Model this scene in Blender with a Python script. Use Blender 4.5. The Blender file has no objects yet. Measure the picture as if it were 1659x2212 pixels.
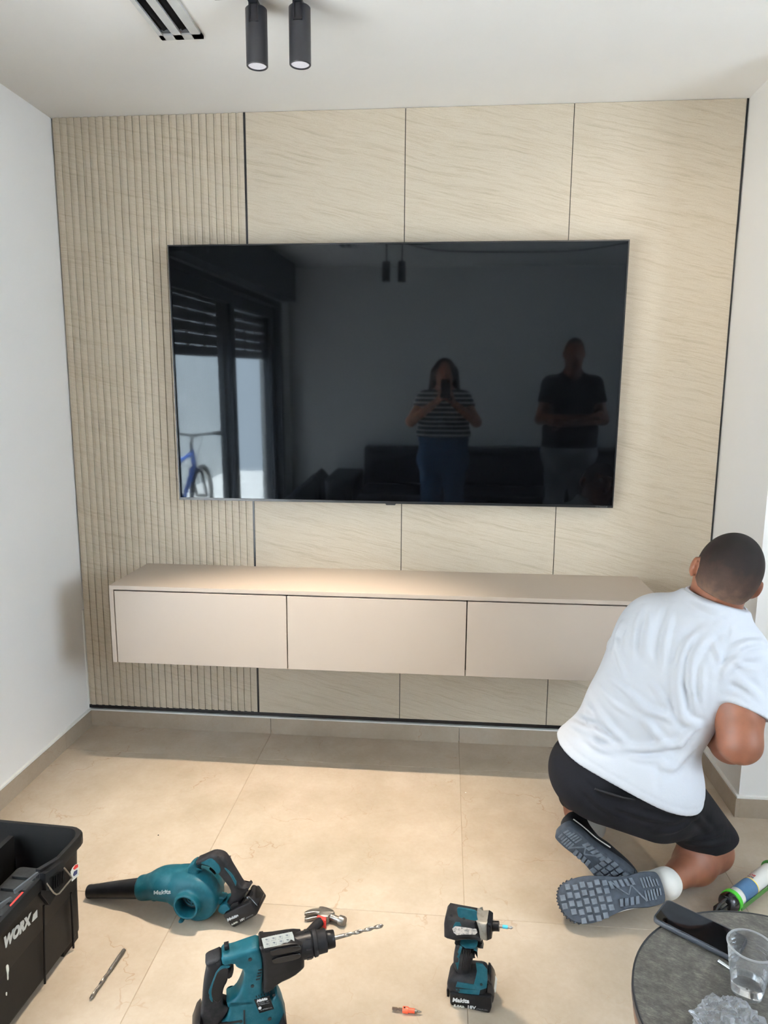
import bpy, bmesh, math, random
import numpy as np
from mathutils import Vector, Matrix
from mathutils.geometry import tessellate_polygon

# ------------------------------------------------------------------ camera, world, lights, exposure
SC = bpy.context.scene
COL = SC.collection
CAM_POS = np.array([1.5999, -2.9562, 1.5170])
YAW, PITCH, ROLL, FPX = -0.0867, -0.1647, 0.0062, 1543.03

def _cam_axes():
    w = np.array([math.sin(YAW)*math.cos(PITCH), math.cos(YAW)*math.cos(PITCH), math.sin(PITCH)])
    r0 = np.cross(w, [0, 0, 1]); r0 /= np.linalg.norm(r0)
    u0 = np.cross(r0, w)
    r = r0*math.cos(ROLL)+u0*math.sin(ROLL); u = -r0*math.sin(ROLL)+u0*math.cos(ROLL)
    return r, u, w
CR, CU, CW = _cam_axes()

cam = bpy.data.cameras.new('camera'); camo = bpy.data.objects.new('camera', cam); COL.objects.link(camo)
cam.sensor_fit = 'VERTICAL'; cam.sensor_height = 36.0; cam.lens = FPX/2212*36.0
cam.clip_start = 0.004; cam.clip_end = 100
m = Matrix.Identity(4)
for i in range(3):
    m[i][0] = CR[i]; m[i][1] = CU[i]; m[i][2] = -CW[i]; m[i][3] = CAM_POS[i]
camo.matrix_world = m
SC.camera = camo

SC.view_settings.view_transform = 'Standard'
SC.view_settings.look = 'None'
SC.view_settings.gamma = 1.0
SC.view_settings.use_curve_mapping = False
SC.view_settings.exposure = 0.06
SC.cycles.max_bounces = 10
SC.cycles.diffuse_bounces = 6
SC.cycles.glossy_bounces = 5
SC.cycles.transmission_bounces = 10
SC.cycles.transparent_max_bounces = 12
SC.cycles.caustics_reflective = False
SC.cycles.caustics_refractive = False
SC.cycles.sample_clamp_indirect = 6.0

w = bpy.data.worlds.new('sky'); SC.world = w; w.use_nodes = True
bg = w.node_tree.nodes['Background']
bg.inputs[0].default_value = (0.74, 0.87, 1.0, 1); bg.inputs[1].default_value = 23.0

sun = bpy.data.lights.new('sun', 'SUN'); sun.energy = 185.0; sun.angle = math.radians(.6); sun.color = (.93, .96, 1)
suno = bpy.data.objects.new('sun', sun); COL.objects.link(suno); suno.location = (-1, -6, 8)
suno.rotation_euler = Vector((.0, .34, -.94)).to_track_quat('-Z', 'Y').to_euler()

def ray(u, v):
    return CW + CR*(u-829.5)/FPX - CU*(v-1106)/FPX
def on(u, v, axis, val):                       # point where the sight line meets the plane axis = val
    q = ray(u, v); t = (val-CAM_POS[axis])/q[axis]
    return CAM_POS+q*t
def dep(u, v, D):
    return CAM_POS+ray(u, v)*D

# ------------------------------------------------------------------ helpers
def link(o, parent=None):
    COL.objects.link(o)
    if parent is not None: o.parent = parent
    return o
def thing(name, label, cat, loc=(0, 0, 0), rotz=0.0, group=None, mat=None):
    o = bpy.data.objects.new(name, None); o.empty_display_size = 0.05; COL.objects.link(o)
    if mat is not None: o.matrix_world = mat
    else: o.location = loc; o.rotation_euler = (0, 0, rotz)
    o['label'] = label; o['category'] = cat
    if group: o['group'] = group
    return o
def tag(o, label, cat, group=None):
    o['label'] = label; o['category'] = cat
    if group: o['group'] = group
    return o
def struct(o):
    o['kind'] = 'structure'; return o
def mk(name, verts, faces, mat, parent=None, smooth=False, sharp=None):
    me = bpy.data.meshes.new(name)
    me.from_pydata([tuple(map(float, v)) for v in verts], [], [tuple(map(int, f)) for f in faces]); me.update()
    if mat is not None:
        for q in (mat if isinstance(mat, (list, tuple)) else [mat]): me.materials.append(q)
    if smooth:
        me.polygons.foreach_set('use_smooth', [True]*len(me.polygons))
        if sharp: me.set_sharp_from_angle(angle=math.radians(sharp))
    return link(bpy.data.objects.new(name, me), parent)
def share(name, me, parent=None, loc=(0, 0, 0)):
    o = link(bpy.data.objects.new(name, me), parent); o.location = loc; return o

def world_of(o):
    return (world_of(o.parent)@o.matrix_basis) if o.parent else o.matrix_basis.copy()
class MB:                                       # gathers shapes for ONE mesh
    def __init__(s): s.v = []; s.f = []
    def add(s, V, F):
        n = len(s.v); s.v += [tuple(p) for p in V]; s.f += [tuple(i+n for i in f) for f in F]; return s
    def box(s, a, b, bev=0.0):
        (x0, y0, z0), (x1, y1, z1) = a, b
        if bev <= 0:
            V = [(x0,y0,z0),(x1,y0,z0),(x1,y1,z0),(x0,y1,z0),(x0,y0,z1),(x1,y0,z1),(x1,y1,z1),(x0,y1,z1)]
            return s.add(V, [(3,2,1,0),(4,5,6,7),(0,1,5,4),(1,2,6,5),(2,3,7,6),(3,0,4,7)])
        return s.prism([(x0,z0),(x1,z0),(x1,z1),(x0,z1)], y0, y1, bev, seg=2, corner=True)
    def prism(s, prof, y0, y1, r=0.0, seg=3, corner=False):
        """solid with profile (x,z) between y0 and y1, edges rounded by r"""
        P = np.array(prof, float)
        area = 0.5*np.sum(P[:,0]*np.roll(P[:,1],-1)-np.roll(P[:,0],-1)*P[:,1])
        if area < 0: P = P[::-1]
        if corner: P = round_poly(P, r, 2)
        n = len(P)
        t0 = P-np.roll(P,1,0); t1 = np.roll(P,-1,0)-P
        t0 /= np.linalg.norm(t0,axis=1)[:,None]+1e-12; t1 /= np.linalg.norm(t1,axis=1)[:,None]+1e-12
        n0 = np.stack([-t0[:,1],t0[:,0]],1); n1 = np.stack([-t1[:,1],t1[:,0]],1)
        nn = n0+n1; L = np.linalg.norm(nn,axis=1)[:,None]; nn = nn/(L+1e-9)
        co = np.clip((nn*n0).sum(1),0.5,1)[:,None]; nn = nn/co
        rings = []
        if r > 0:
            for k in range(seg+1):
                a = math.pi/2*k/seg
                rings.append((r*(1-math.sin(a)), y0+r*(1-math.cos(a))))
            for k in range(seg+1):
                a = math.pi/2*(seg-k)/seg
                rings.append((r*(1-math.sin(a)), y1-r*(1-math.cos(a))))
        else: rings = [(0,y0),(0,y1)]
        V = []; F = []
        for ins, y in rings:
            Q = P+nn*ins
            V += [(q[0],y,q[1]) for q in Q]
        m_ = len(rings)
        for k in range(m_-1):
            for i in range(n):
                j = (i+1)%n; F.append((k*n+i,k*n+j,(k+1)*n+j,(k+1)*n+i))
        tr = tessellate_polygon([[Vector((q[0],q[1],0)) for q in P]]) if n > 4 else [(0,1,2),(0,2,3)] if n == 4 else [(0,1,2)]
        for a,b,c in tr: F.append((c,b,a)); F.append(((m_-1)*n+a,(m_-1)*n+b,(m_-1)*n+c))
        return s.add(V, [f for f in F])
    def lathe(s, prof, o, d, n=24, cap=True):
        """prof: list of (distance along d, radius)"""
        o = np.array(o,float); d = np.array(d,float); d /= np.linalg.norm(d)
        a = np.cross(d,[0,0,1]) if abs(d[2])<.9 else np.cross(d,[1,0,0]); a /= np.linalg.norm(a); b = np.cross(d,a)
        V=[];F=[]
        for (t,r) in prof:
            for i in range(n):
                q=2*math.pi*i/n; V.append(o+d*t+(a*math.cos(q)+b*math.sin(q))*r)
        for k in range(len(prof)-1):
            for i in range(n):
                j=(i+1)%n; F.append((k*n+i,k*n+j,(k+1)*n+j,(k+1)*n+i))
        if cap: F.append(tuple(range(n-1,-1,-1))); F.append(tuple((len(prof)-1)*n+i for i in range(n)))
        return s.add(V,F)
    def tube(s, pts, r, n=8, closed=False):
        P=[np.array(p,float) for p in pts]; m_=len(P); R=r if isinstance(r,(list,tuple)) else [r]*m_
        V=[];F=[];a=None
        for k in range(m_):
            if closed: d=P[(k+1)%m_]-P[k-1]
            else: d=P[min(k+1,m_-1)]-P[max(k-1,0)]
            d=d/(np.linalg.norm(d)+1e-12)
            if a is None: a=np.cross(d,[0,0,1]) if abs(d[2])<.9 else np.cross(d,[1,0,0])
            a=a-d*(a@d); a=a/(np.linalg.norm(a)+1e-12); b=np.cross(d,a)
            for i in range(n):
                q=2*math.pi*i/n; V.append(P[k]+(a*math.cos(q)+b*math.sin(q))*R[k])
        for k in range(m_ if closed else m_-1):
            k2=(k+1)%m_
            for i in range(n):
                j=(i+1)%n; F.append((k*n+i,k*n+j,k2*n+j,k2*n+i))
        if not closed: F.append(tuple(range(n-1,-1,-1))); F.append(tuple((m_-1)*n+i for i in range(n)))
        return s.add(V,F)
    def xform(s, M):
        s.v=[tuple(M@Vector(p)) for p in s.v]; return s
    def wbuild(s, name, mat, parent=None, smooth=False, sharp=40):    # shapes given in room coordinates
        if parent is not None: s.xform(world_of(parent).inverted())
        return s.build(name,mat,parent,smooth,sharp)
    def build(s, name, mat, parent=None, smooth=False, sharp=40):
        o=mk(name,s.v,s.f,mat,parent,smooth,sharp if smooth else None)
        bm=bmesh.new(); bm.from_mesh(o.data); bmesh.ops.recalc_face_normals(bm,faces=bm.faces); bm.to_mesh(o.data); bm.free()
        return o
def round_poly(P, r, seg=2):
    P=np.array(P,float); out=[]; n=len(P)
    rr=r if hasattr(r,'__len__') else [r]*n
    for i in range(n):
        a,b,c_=P[i-1],P[i],P[(i+1)%n]
        l1=np.linalg.norm(a-b); l2=np.linalg.norm(c_-b); q=min(rr[i],l1*.45,l2*.45)
        if q<=1e-6: out.append(b); continue
        p0=b+(a-b)/l1*q; p2=b+(c_-b)/l2*q
        for k in range(seg+1):
            t=k/seg; out.append((1-t)**2*p0+2*t*(1-t)*b+t*t*p2)
    return np.array(out)
def smooth_poly(P, it=2):
    P=np.array(P,float)
    for _ in range(it):
        Q=np.roll(P,-1,0); P=np.stack([.75*P+.25*Q,.25*P+.75*Q],1).reshape(-1,2)
    return P
def catmull(P, n=6, closed=False):
    P=[np.array(p,float) for p in P]; out=[]; m_=len(P)
    rng=range(m_) if closed else range(m_-1)
    for i in rng:
        if closed: p0,p1,p2,p3=P[i-1],P[i],P[(i+1)%m_],P[(i+2)%m_]
        else: p0,p1,p2,p3=P[max(i-1,0)],P[i],P[i+1],P[min(i+2,m_-1)]
        for k in range(n):
            t=k/n; out.append(.5*((2*p1)+(-p0+p2)*t+(2*p0-5*p1+4*p2-p3)*t*t+(-p0+3*p1-3*p2+p3)*t**3))
    if not closed: out.append(P[-1])
    return out
def text_mesh(body, size, shear=0.0, extrude=0.0004, bold=0.0, squeeze=1.0):
    cu=bpy.data.curves.new('lettering','FONT'); cu.body=body; cu.size=size; cu.shear=shear; cu.extrude=extrude; cu.offset=bold; cu.align_x='LEFT'
    cu.resolution_u=3
    ob=bpy.data.objects.new('lettering',cu); COL.objects.link(ob)
    me=bpy.data.meshes.new_from_object(ob); bpy.data.objects.remove(ob); 
    for v in me.vertices: v.co.x*=squeeze
    return me
def lettering(name, body, size, origin, right, up, mat, parent, shear=0.0, bold=0.0, squeeze=1.0, width=None):
    me=text_mesh(body,size,shear,0.0003,bold,squeeze); me.materials.clear(); me.materials.append(mat)
    if width and len(me.vertices):
        wx=max(v.co.x for v in me.vertices)-min(v.co.x for v in me.vertices)
        for v in me.vertices: v.co.x*=width/max(wx,1e-6)
    r=Vector(right).normalized(); u=Vector(up); u=(u-r*u.dot(r)).normalized(); n=r.cross(u)
    M=Matrix(((r.x,u.x,n.x,origin[0]),(r.y,u.y,n.y,origin[1]),(r.z,u.z,n.z,origin[2]),(0,0,0,1)))
    me.transform(M)
    return link(bpy.data.objects.new(name,me),parent)

# ---- signed-distance modelling: one continuous surface out of blended shapes
class SDF:
    def __init__(s, lo, hi, h):
        s.lo=np.array(lo,np.float32); s.h=h; s.n=np.ceil((np.array(hi)-np.array(lo))/h).astype(int)+1
        s.D=np.full(s.n,1.0,np.float32)
        s.ax=[(s.lo[i]+h*np.arange(s.n[i])).astype(np.float32) for i in range(3)]
    def _sub(s, lo, hi):
        a=np.clip(np.floor((np.array(lo)-s.lo)/s.h).astype(int),0,s.n-1); b=np.clip(np.ceil((np.array(hi)-s.lo)/s.h).astype(int)+1,1,s.n)
        sl=tuple(slice(a[i],max(b[i],a[i]+1)) for i in range(3))
        X,Y,Z=np.meshgrid(s.ax[0][sl[0]],s.ax[1][sl[1]],s.ax[2][sl[2]],indexing='ij')
        return sl,X,Y,Z
    def _mix(s, sl, d, k, sub=False):
        D=s.D[sl]
        if sub:
            d=-d
            if k>0:
                h=np.maximum(k-np.abs(D-d),0)/k; s.D[sl]=np.maximum(D,d)+h*h*k*.25
            else: s.D[sl]=np.maximum(D,d)
        else:
            if k>0:
                h=np.maximum(k-np.abs(D-d),0)/k; s.D[sl]=np.minimum(D,d)-h*h*k*.25
            else: s.D[sl]=np.minimum(D,d)
    def cap(s, a, b, ra, rb, k=.03, sub=False, mg=None):
        a=np.array(a,float); b=np.array(b,float); m_=(mg or max(ra,rb)+2*k+.04)
        m_=max(ra,rb)+k+.04 if mg is None else mg
        sl,X,Y,Z=s._sub(np.minimum(a,b)-m_,np.maximum(a,b)+m_)
        d=b-a; L=max(float(d@d),1e-9)
        t=np.clip(((X-a[0])*d[0]+(Y-a[1])*d[1]+(Z-a[2])*d[2])/L,0,1)
        q=np.sqrt((X-a[0]-t*d[0])**2+(Y-a[1]-t*d[1])**2+(Z-a[2]-t*d[2])**2)-(ra+(rb-ra)*t)
        s._mix(sl,q.astype(np.float32),k,sub); return s
    def ell(s, c, r, axes=None, k=.03, sub=False):
        c=np.array(c,float); r=np.array(r,float); A=np.eye(3) if axes is None else np.array(axes,float)
        m_=max(r)+k+.04
        sl,X,Y,Z=s._sub(c-m_,c+m_)
        P=np.stack([X-c[0],Y-c[1],Z-c[2]],-1)@A.T.astype(np.float32)
        k0=np.linalg.norm(P/r,axis=-1); k1=np.linalg.norm(P/(r*r),axis=-1)+1e-9
        d=k0*(k0-1)/k1
        s._mix(sl,d.astype(np.float32),k,sub); return s
    def surf(s, u, v, t0=1.4, t1=2.6):             # where a sight line first meets the surface
        q=ray(u,v); T=np.arange(t0,t1,.004); P=CAM_POS+q*T[:,None]
        I=np.round((P-s.lo)/s.h).astype(int); ok=((I>=0)&(I<s.n)).all(1); I=np.clip(I,0,s.n-1)
        d=np.where(ok,s.D[I[:,0],I[:,1],I[:,2]],1.0); w_=np.where(d<0)[0]
        return (P[w_[0]],T[w_[0]]) if len(w_) else (None,None)
    def folds(s, lines, r=.011, sink=.006, k=.018, sub=False):
        S0=SDF.__new__(SDF); S0.lo=s.lo; S0.h=s.h; S0.n=s.n; S0.D=s.D.copy(); S0.ax=s.ax
        for L in lines:
            pts=catmull(L,5); W=[]
            for (u,v) in pts:
                p,t=S0.surf(u,v)
                if p is not None: W.append(p+ray(u,v)*sink)
            m_=len(W)
            for i in range(m_-1):
                f0=math.sin(math.pi*(i+.0)/max(m_-1,1))**.5 if 0<i<m_-1 else .35; f1=math.sin(math.pi*(i+1)/max(m_-1,1))**.5 if i+1<m_-1 else .35
                if np.linalg.norm(W[i]-W[i+1])<.08: s.cap(W[i],W[i+1],r*f0,r*f1,k,sub)
        return s
    def ext(s, poly, y0, y1, r=.004, k=.004, sub=False):     # rounded solid: profile (x,z) between y0 and y1
        P=np.array(poly,float); lo=[P[:,0].min()-.03,y0-.03,P[:,1].min()-.03]; hi=[P[:,0].max()+.03,y1+.03,P[:,1].max()+.03]
        sl,X,Y,Z=s._sub(lo,hi); x,z=X[:,0,:],Z[:,0,:]; d2=np.full(x.shape,1e9); ins=np.zeros(x.shape,bool)
        for i in range(len(P)):
            a,b=P[i-1],P[i]; e=b-a; t=np.clip(((x-a[0])*e[0]+(z-a[1])*e[1])/(e@e+1e-12),0,1)
            d2=np.minimum(d2,(x-a[0]-t*e[0])**2+(z-a[1]-t*e[1])**2)
            if abs(e[1])>1e-12: ins^=((a[1]>z)!=(b[1]>z))&(x<e[0]*(z-a[1])/e[1]+a[0])
        d=np.sqrt(d2); d=np.where(ins,-d,d)+r; d=np.repeat(d[:,None,:],X.shape[1],1); q=np.maximum(y0-Y,Y-y1)+r
        D=np.minimum(np.maximum(d,q),0)+np.sqrt(np.maximum(d,0)**2+np.maximum(q,0)**2)-r
        s._mix(sl,D.astype(np.float32),k,sub); return s
    def half(s, p, n, rad=None, k=0.0):                 # cut away the side n points to (within rad of p)
        p=np.array(p,float); n=np.array(n,float); n/=np.linalg.norm(n)
        if rad is None: sl=(slice(None),)*3; X,Y,Z=np.meshgrid(*s.ax,indexing='ij')
        else: sl,X,Y,Z=s._sub(p-rad,p+rad)
        d=(X-p[0])*n[0]+(Y-p[1])*n[1]+(Z-p[2])*n[2]
        if rad is not None:
            q=(X-p[0])**2+(Y-p[1])**2+(Z-p[2])**2; d=np.where(q<rad*rad,d,-1.0)
        d=d.astype(np.float32)
        if k>0: hh=np.maximum(k-np.abs(s.D[sl]-d),0)/k; s.D[sl]=np.maximum(s.D[sl],d)+hh*hh*k*.25
        else: s.D[sl]=np.maximum(s.D[sl],d)
        return s
    def crease(s, lines, h, w, valley=.6):         # soft ridges laid along lines on the surface, each with a valley beside it
        D0=s.D.copy(); S0=SDF.__new__(SDF); S0.lo=s.lo; S0.h=s.h; S0.n=s.n; S0.D=D0; S0.ax=s.ax
        for L in lines:
            W=[S0.surf(u,v)[0] for (u,v) in catmull(L,4)]; W=[p for p in W if p is not None]
            if len(W)<2: continue
            A=np.array(W); sl,X,Y,Z=s._sub(A.min(0)-3.2*w,A.max(0)+3.2*w); best=np.full(X.shape,1e9,np.float32); tt=np.zeros(X.shape,np.float32); m_=len(A)
            for i in range(m_-1):
                a,b=A[i],A[i+1]; e=b-a
                if np.linalg.norm(e)>.09: continue
                t=np.clip(((X-a[0])*e[0]+(Y-a[1])*e[1]+(Z-a[2])*e[2])/(e@e+1e-9),0,1)
                d=(X-a[0]-t*e[0])**2+(Y-a[1]-t*e[1])**2+(Z-a[2]-t*e[2])**2; k_=d<best; best=np.where(k_,d,best); tt=np.where(k_,(i+t)/(m_-1),tt)
            g=np.sin(np.pi*np.clip(tt*.86+.07,0,1)); d=np.sqrt(best)
            s.D[sl]-=(h*g*(np.exp(-(d/w)**2)-valley*np.exp(-((d-1.7*w)/(.9*w))**2))).astype(np.float32)
        return s
    def shell(s, t):
        s.D=np.maximum(s.D,-(s.D+t)); return s
    def mesh(s):
        D=s.D; n=D.shape; S=D<0
        c=[S[i:n[0]-1+i,j:n[1]-1+j,k:n[2]-1+k] for i in(0,1) for j in(0,1) for k in(0,1)]
        cnt=sum(q.astype(np.int8) for q in c); act=(cnt>0)&(cnt<8)
        idx=np.full(act.shape,-1,np.int64); A=np.argwhere(act); idx[act]=np.arange(len(A))
        acc=np.zeros((len(A),3)); num=np.zeros(len(A))
        offs=[(i,j,k) for i in(0,1) for j in(0,1) for k in(0,1)]
        val={o:D[A[:,0]+o[0],A[:,1]+o[1],A[:,2]+o[2]].astype(float) for o in offs}
        for o in offs:
            for ax in range(3):
                if o[ax]==0:
                    o2=list(o); o2[ax]=1; o2=tuple(o2); va,vb=val[o],val[o2]; m_=(va<0)!=(vb<0)
                    t=np.where(m_,va/np.where(m_,va-vb,1),0)
                    P=np.tile(np.array(o,float),(len(A),1)); P[:,ax]=t
                    acc[m_]+=P[m_]; num[m_]+=1
        V=s.lo+(A+acc/num[:,None])*s.h
        F=[]
        for ax in range(3):
            sl0=[slice(None)]*3; sl1=[slice(None)]*3; sl0[ax]=slice(0,-1); sl1[ax]=slice(1,None)
            a,b=S[tuple(sl0)],S[tuple(sl1)]; E=np.argwhere(a!=b)
            u,v=(ax+1)%3,(ax+2)%3
            ok=(E[:,u]>0)&(E[:,v]>0)&(E[:,u]<n[u]-1)&(E[:,v]<n[v]-1); E=E[ok]
            if not len(E): continue
            def cell(du,dv):
                Q=E.copy(); Q[:,u]+=du; Q[:,v]+=dv; return idx[Q[:,0],Q[:,1],Q[:,2]]
            q=np.stack([cell(-1,-1),cell(0,-1),cell(0,0),cell(-1,0)],1)
            flip=~a[E[:,0],E[:,1],E[:,2]]; q[flip]=q[flip][:,::-1]
            F.append(q)
        return V,np.concatenate(F)
    def build(s, name, mat, parent=None, relax=1, local=False):
        V,F=s.mesh()
        for _ in range(relax):
            acc=np.zeros_like(V); num=np.zeros(len(V))
            for i in range(4):
                a,b=F[:,i],F[:,(i+1)%4]
                np.add.at(acc,a,V[b]); np.add.at(num,a,1); np.add.at(acc,b,V[a]); np.add.at(num,b,1)
            V=.5*V+.5*acc/np.maximum(num,1)[:,None]
        if parent is not None and not local:
            Mi=np.array(world_of(parent).inverted()); V=V@Mi[:3,:3].T+Mi[:3,3]
        return mk(name,V,F,mat,parent,True)

# ------------------------------------------------------------------ materials
def srgb(r,g,b):
    f=lambda c:(c/255/12.92 if c/255<=.04045 else ((c/255+.055)/1.055)**2.4)
    return (f(r),f(g),f(b),1)
class N:
    def __init__(s,name):
        s.m=bpy.data.materials.new(name); s.m.use_nodes=True; s.t=s.m.node_tree; s.b=s.t.nodes['Principled BSDF']; s.out=s.t.nodes['Material Output']
    def n(s,ty,**kw):
        q=s.t.nodes.new(ty)
        for k,v in kw.items(): setattr(q,k,v)
        return q
    def l(s,a,b): s.t.links.new(a,b)
    def geo(s): return s.n('ShaderNodeNewGeometry').outputs['Position']
    def obj(s): return s.n('ShaderNodeTexCoord').outputs['Object']
    def mapping(s,vec,scale=(1,1,1),rot=(0,0,0),loc=(0,0,0)):
        q=s.n('ShaderNodeMapping'); s.l(vec,q.inputs['Vector']); q.inputs['Scale'].default_value=scale; q.inputs['Rotation'].default_value=rot; q.inputs['Location'].default_value=loc; return q.outputs[0]
    def noise(s,vec,scale,detail=4,rough=.5,dist=0.0):
        q=s.n('ShaderNodeTexNoise'); s.l(vec,q.inputs['Vector']); q.inputs['Scale'].default_value=scale; q.inputs['Detail'].default_value=detail; q.inputs['Roughness'].default_value=rough; q.inputs['Distortion'].default_value=dist; return q
    def ramp(s,fac,stops):
        q=s.n('ShaderNodeValToRGB'); s.l(fac,q.inputs[0]); e=q.color_ramp.elements
        while len(e)<len(stops): e.new(.5)
        for i,(p,c) in enumerate(stops): e[i].position=p; e[i].color=c if len(c)==4 else (*c,1)
        return q.outputs[0]
    def mix(s,fac,a,b,mode='MIX'):
        q=s.n('ShaderNodeMix',data_type='RGBA',blend_type=mode)
        for i,x in ((0,fac),(6,a),(7,b)):
            if hasattr(x,'is_linked') or hasattr(x,'links'): s.l(x,q.inputs[i])
            else: q.inputs[i].default_value=x
        return q.outputs[2]
    def math(s,op,a,b=0.0):
        q=s.n('ShaderNodeMath',operation=op)
        for i,x in ((0,a),(1,b)):
            if hasattr(x,'links'): s.l(x,q.inputs[i])
            else: q.inputs[i].default_value=x
        return q.outputs[0]
    def bump(s,h,strength=.2,dist=.002):
        q=s.n('ShaderNodeBump'); s.l(h,q.inputs['Height']); q.inputs['Strength'].default_value=strength; q.inputs['Distance'].default_value=dist; s.l(q.outputs[0],s.b.inputs['Normal'])
    def set(s,rough=None,metal=None,spec=None,**kw):
        if rough is not None: s.b.inputs['Roughness'].default_value=rough
        if metal is not None: s.b.inputs['Metallic'].default_value=metal
        if spec is not None: s.b.inputs['Specular IOR Level'].default_value=spec
        for k,v in kw.items(): s.b.inputs[k].default_value=v
        return s
    def col(s,c):
        if hasattr(c,'links'): s.l(c,s.b.inputs['Base Color'])
        else: s.b.inputs['Base Color'].default_value=c
        return s
def plain(name,c,rough=.5,metal=0.0,spec=.5,var=.06,scale=30.0,bump=0.0,bscale=200.0,bdist=.0006):
    """colour with a little cloudy variation and, if asked, fine relief"""
    q=N(name); q.set(rough,metal,spec); v=q.geo()
    if var>0:
        nz=q.noise(v,scale,3).outputs[0]
        d=tuple(x*(1-var) for x in c[:3])+(1,); e=tuple(min(1,x*(1+var)) for x in c[:3])+(1,)
        q.col(q.ramp(nz,[(.3,d),(.7,e)]))
    else: q.col(c)
    if bump>0: q.bump(q.noise(v,bscale,2).outputs[0],bump,bdist)
    return q.m
M={}
M['wall']=plain('white_plaster',srgb(238,236,233),.85,0,.3,.012,3,.25,420,.0006)
M['ceiling']=plain('white_ceiling_paint',srgb(242,240,236),.9,0,.3,.012,3,.2,420,.0005)
M['caulk']=plain('white_caulk',srgb(236,236,232),.6,0,.4,.02,30)
M['black_metal']=plain('black_metal_strip',(.006,.006,.008,1),.35,0,.5,.05)
M['cabinet']=plain('greige_satin_lacquer',srgb(172,159,146),.38,0,.45,.01,4,.06,900,.0002)
M['gap']=plain('gap_shade_dark',(.02,.017,.015,1),.8,0,.2,.0)
M['white_metal']=plain('white_powder_coat',srgb(206,207,205),.45)
M['black_matte']=plain('black_matte_metal',(.014,.014,.017,1),.42,0,.5,.08,20)
M['vent_shade']=plain('vent_shade_black',(.0025,.0025,.003,1),.9,0,.1)
M['tv_black']=plain('tv_black_plastic',(.006,.006,.007,1),.3)

def stone_panel():
    q=N('beige_sandstone_laminate'); q.set(.5,0,.35); v=q.geo()
    turned=q.mapping(v,(1,1,1),(0,math.radians(-13),0)); p=q.mapping(turned,(1.6,1.6,34.0))
    wob=q.noise(v,3.2,4,.55)
    add=q.n('ShaderNodeVectorMath',operation='MULTIPLY_ADD'); q.l(wob.outputs['Color'],add.inputs[0]); add.inputs[1].default_value=(.3,.3,1.5); q.l(p,add.inputs[2])
    n1=q.noise(add.outputs[0],2.6,10,.68,.25).outputs[0]
    n2=q.noise(add.outputs[0],5.0,10,.78,.5).outputs[0]
    n3=q.noise(q.mapping(turned,(1,1,2.4)),210,3,.7).outputs[0]
    c1=q.ramp(n1,[(.30,srgb(180,168,148)),(.45,srgb(196,184,165)),(.55,srgb(201,190,172)),(.72,srgb(187,175,155))])
    vein=q.ramp(n2,[(.42,(1,1,1)),(.462,(.84,.80,.74)),(.48,(.97,.96,.95)),(.58,(1,1,1)),(.625,(.88,.85,.81)),(.65,(1,1,1))])
    c2=q.mix(.8,c1,vein,'MULTIPLY')
    gr=q.ramp(n3,[(.32,(.80,.79,.77)),(.6,(1.0,1.0,1.0))])
    q.col(q.mix(.55,c2,gr,'MULTIPLY')); q.bump(n3,.12,.0006)
    return q.m
M['panel']=stone_panel()

def marble(name,tint=1.0,rough=.16):
    q=N(name); q.set(rough,0,.42)
    v=q.geo(); oi=q.n('ShaderNodeObjectInfo').outputs['Random']
    sh=q.n('ShaderNodeVectorMath',operation='SCALE'); sh.inputs[0].default_value=(7,5,3); q.l(oi,sh.inputs['Scale'])
    ad=q.n('ShaderNodeVectorMath',operation='ADD'); q.l(v,ad.inputs[0]); q.l(sh.outputs[0],ad.inputs[1]); p=ad.outputs[0]
    wob=q.noise(p,5,4,.6).outputs['Color']
    w2=q.n('ShaderNodeVectorMath',operation='MULTIPLY_ADD'); q.l(wob,w2.inputs[0]); w2.inputs[1].default_value=(.26,.26,.26); q.l(p,w2.inputs[2])
    cloud=q.noise(p,3.5,6,.6).outputs[0]
    base=q.ramp(cloud,[(.3,srgb(164*tint,150*tint,132*tint)),(.5,srgb(174*tint,160*tint,143*tint)),(.7,srgb(183*tint,170*tint,154*tint))])
    spk=q.noise(p,70,4,.7).outputs[0]
    base=q.mix(.5,base,q.ramp(spk,[(.3,(.9,.88,.85)),(.65,(1.0,1.0,1.0))]),'MULTIPLY')
    col=base
    for sc,wd,dark,st in ((1.7,.0040,(.28,.17,.10,1),.62),(4.2,.0050,(.30,.19,.11,1),.42),(9.0,.008,(.42,.30,.20,1),.22)):
        vo=q.n('ShaderNodeTexVoronoi',feature='DISTANCE_TO_EDGE'); vo.inputs['Scale'].default_value=sc; q.l(w2.outputs[0],vo.inputs['Vector'])
        line=q.ramp(vo.outputs['Distance'],[(0,(1,1,1)),(wd,(0,0,0))])
        brk=q.ramp(q.noise(p,4.0+sc,2).outputs[0],[(.47,(0,0,0)),(.62,(1,1,1))])
        f=q.math('MULTIPLY',q.math('MULTIPLY',line,brk),st)
        col=q.mix(f,col,dark)
    q.col(col)
    return q.m
M['marble']=marble('crema_marble_tile')
M['marble_base']=marble('crema_marble_skirting',.93,.22)
M['grout']=plain('beige_grout',srgb(150,134,114),.9,0,.2,.05)
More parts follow.
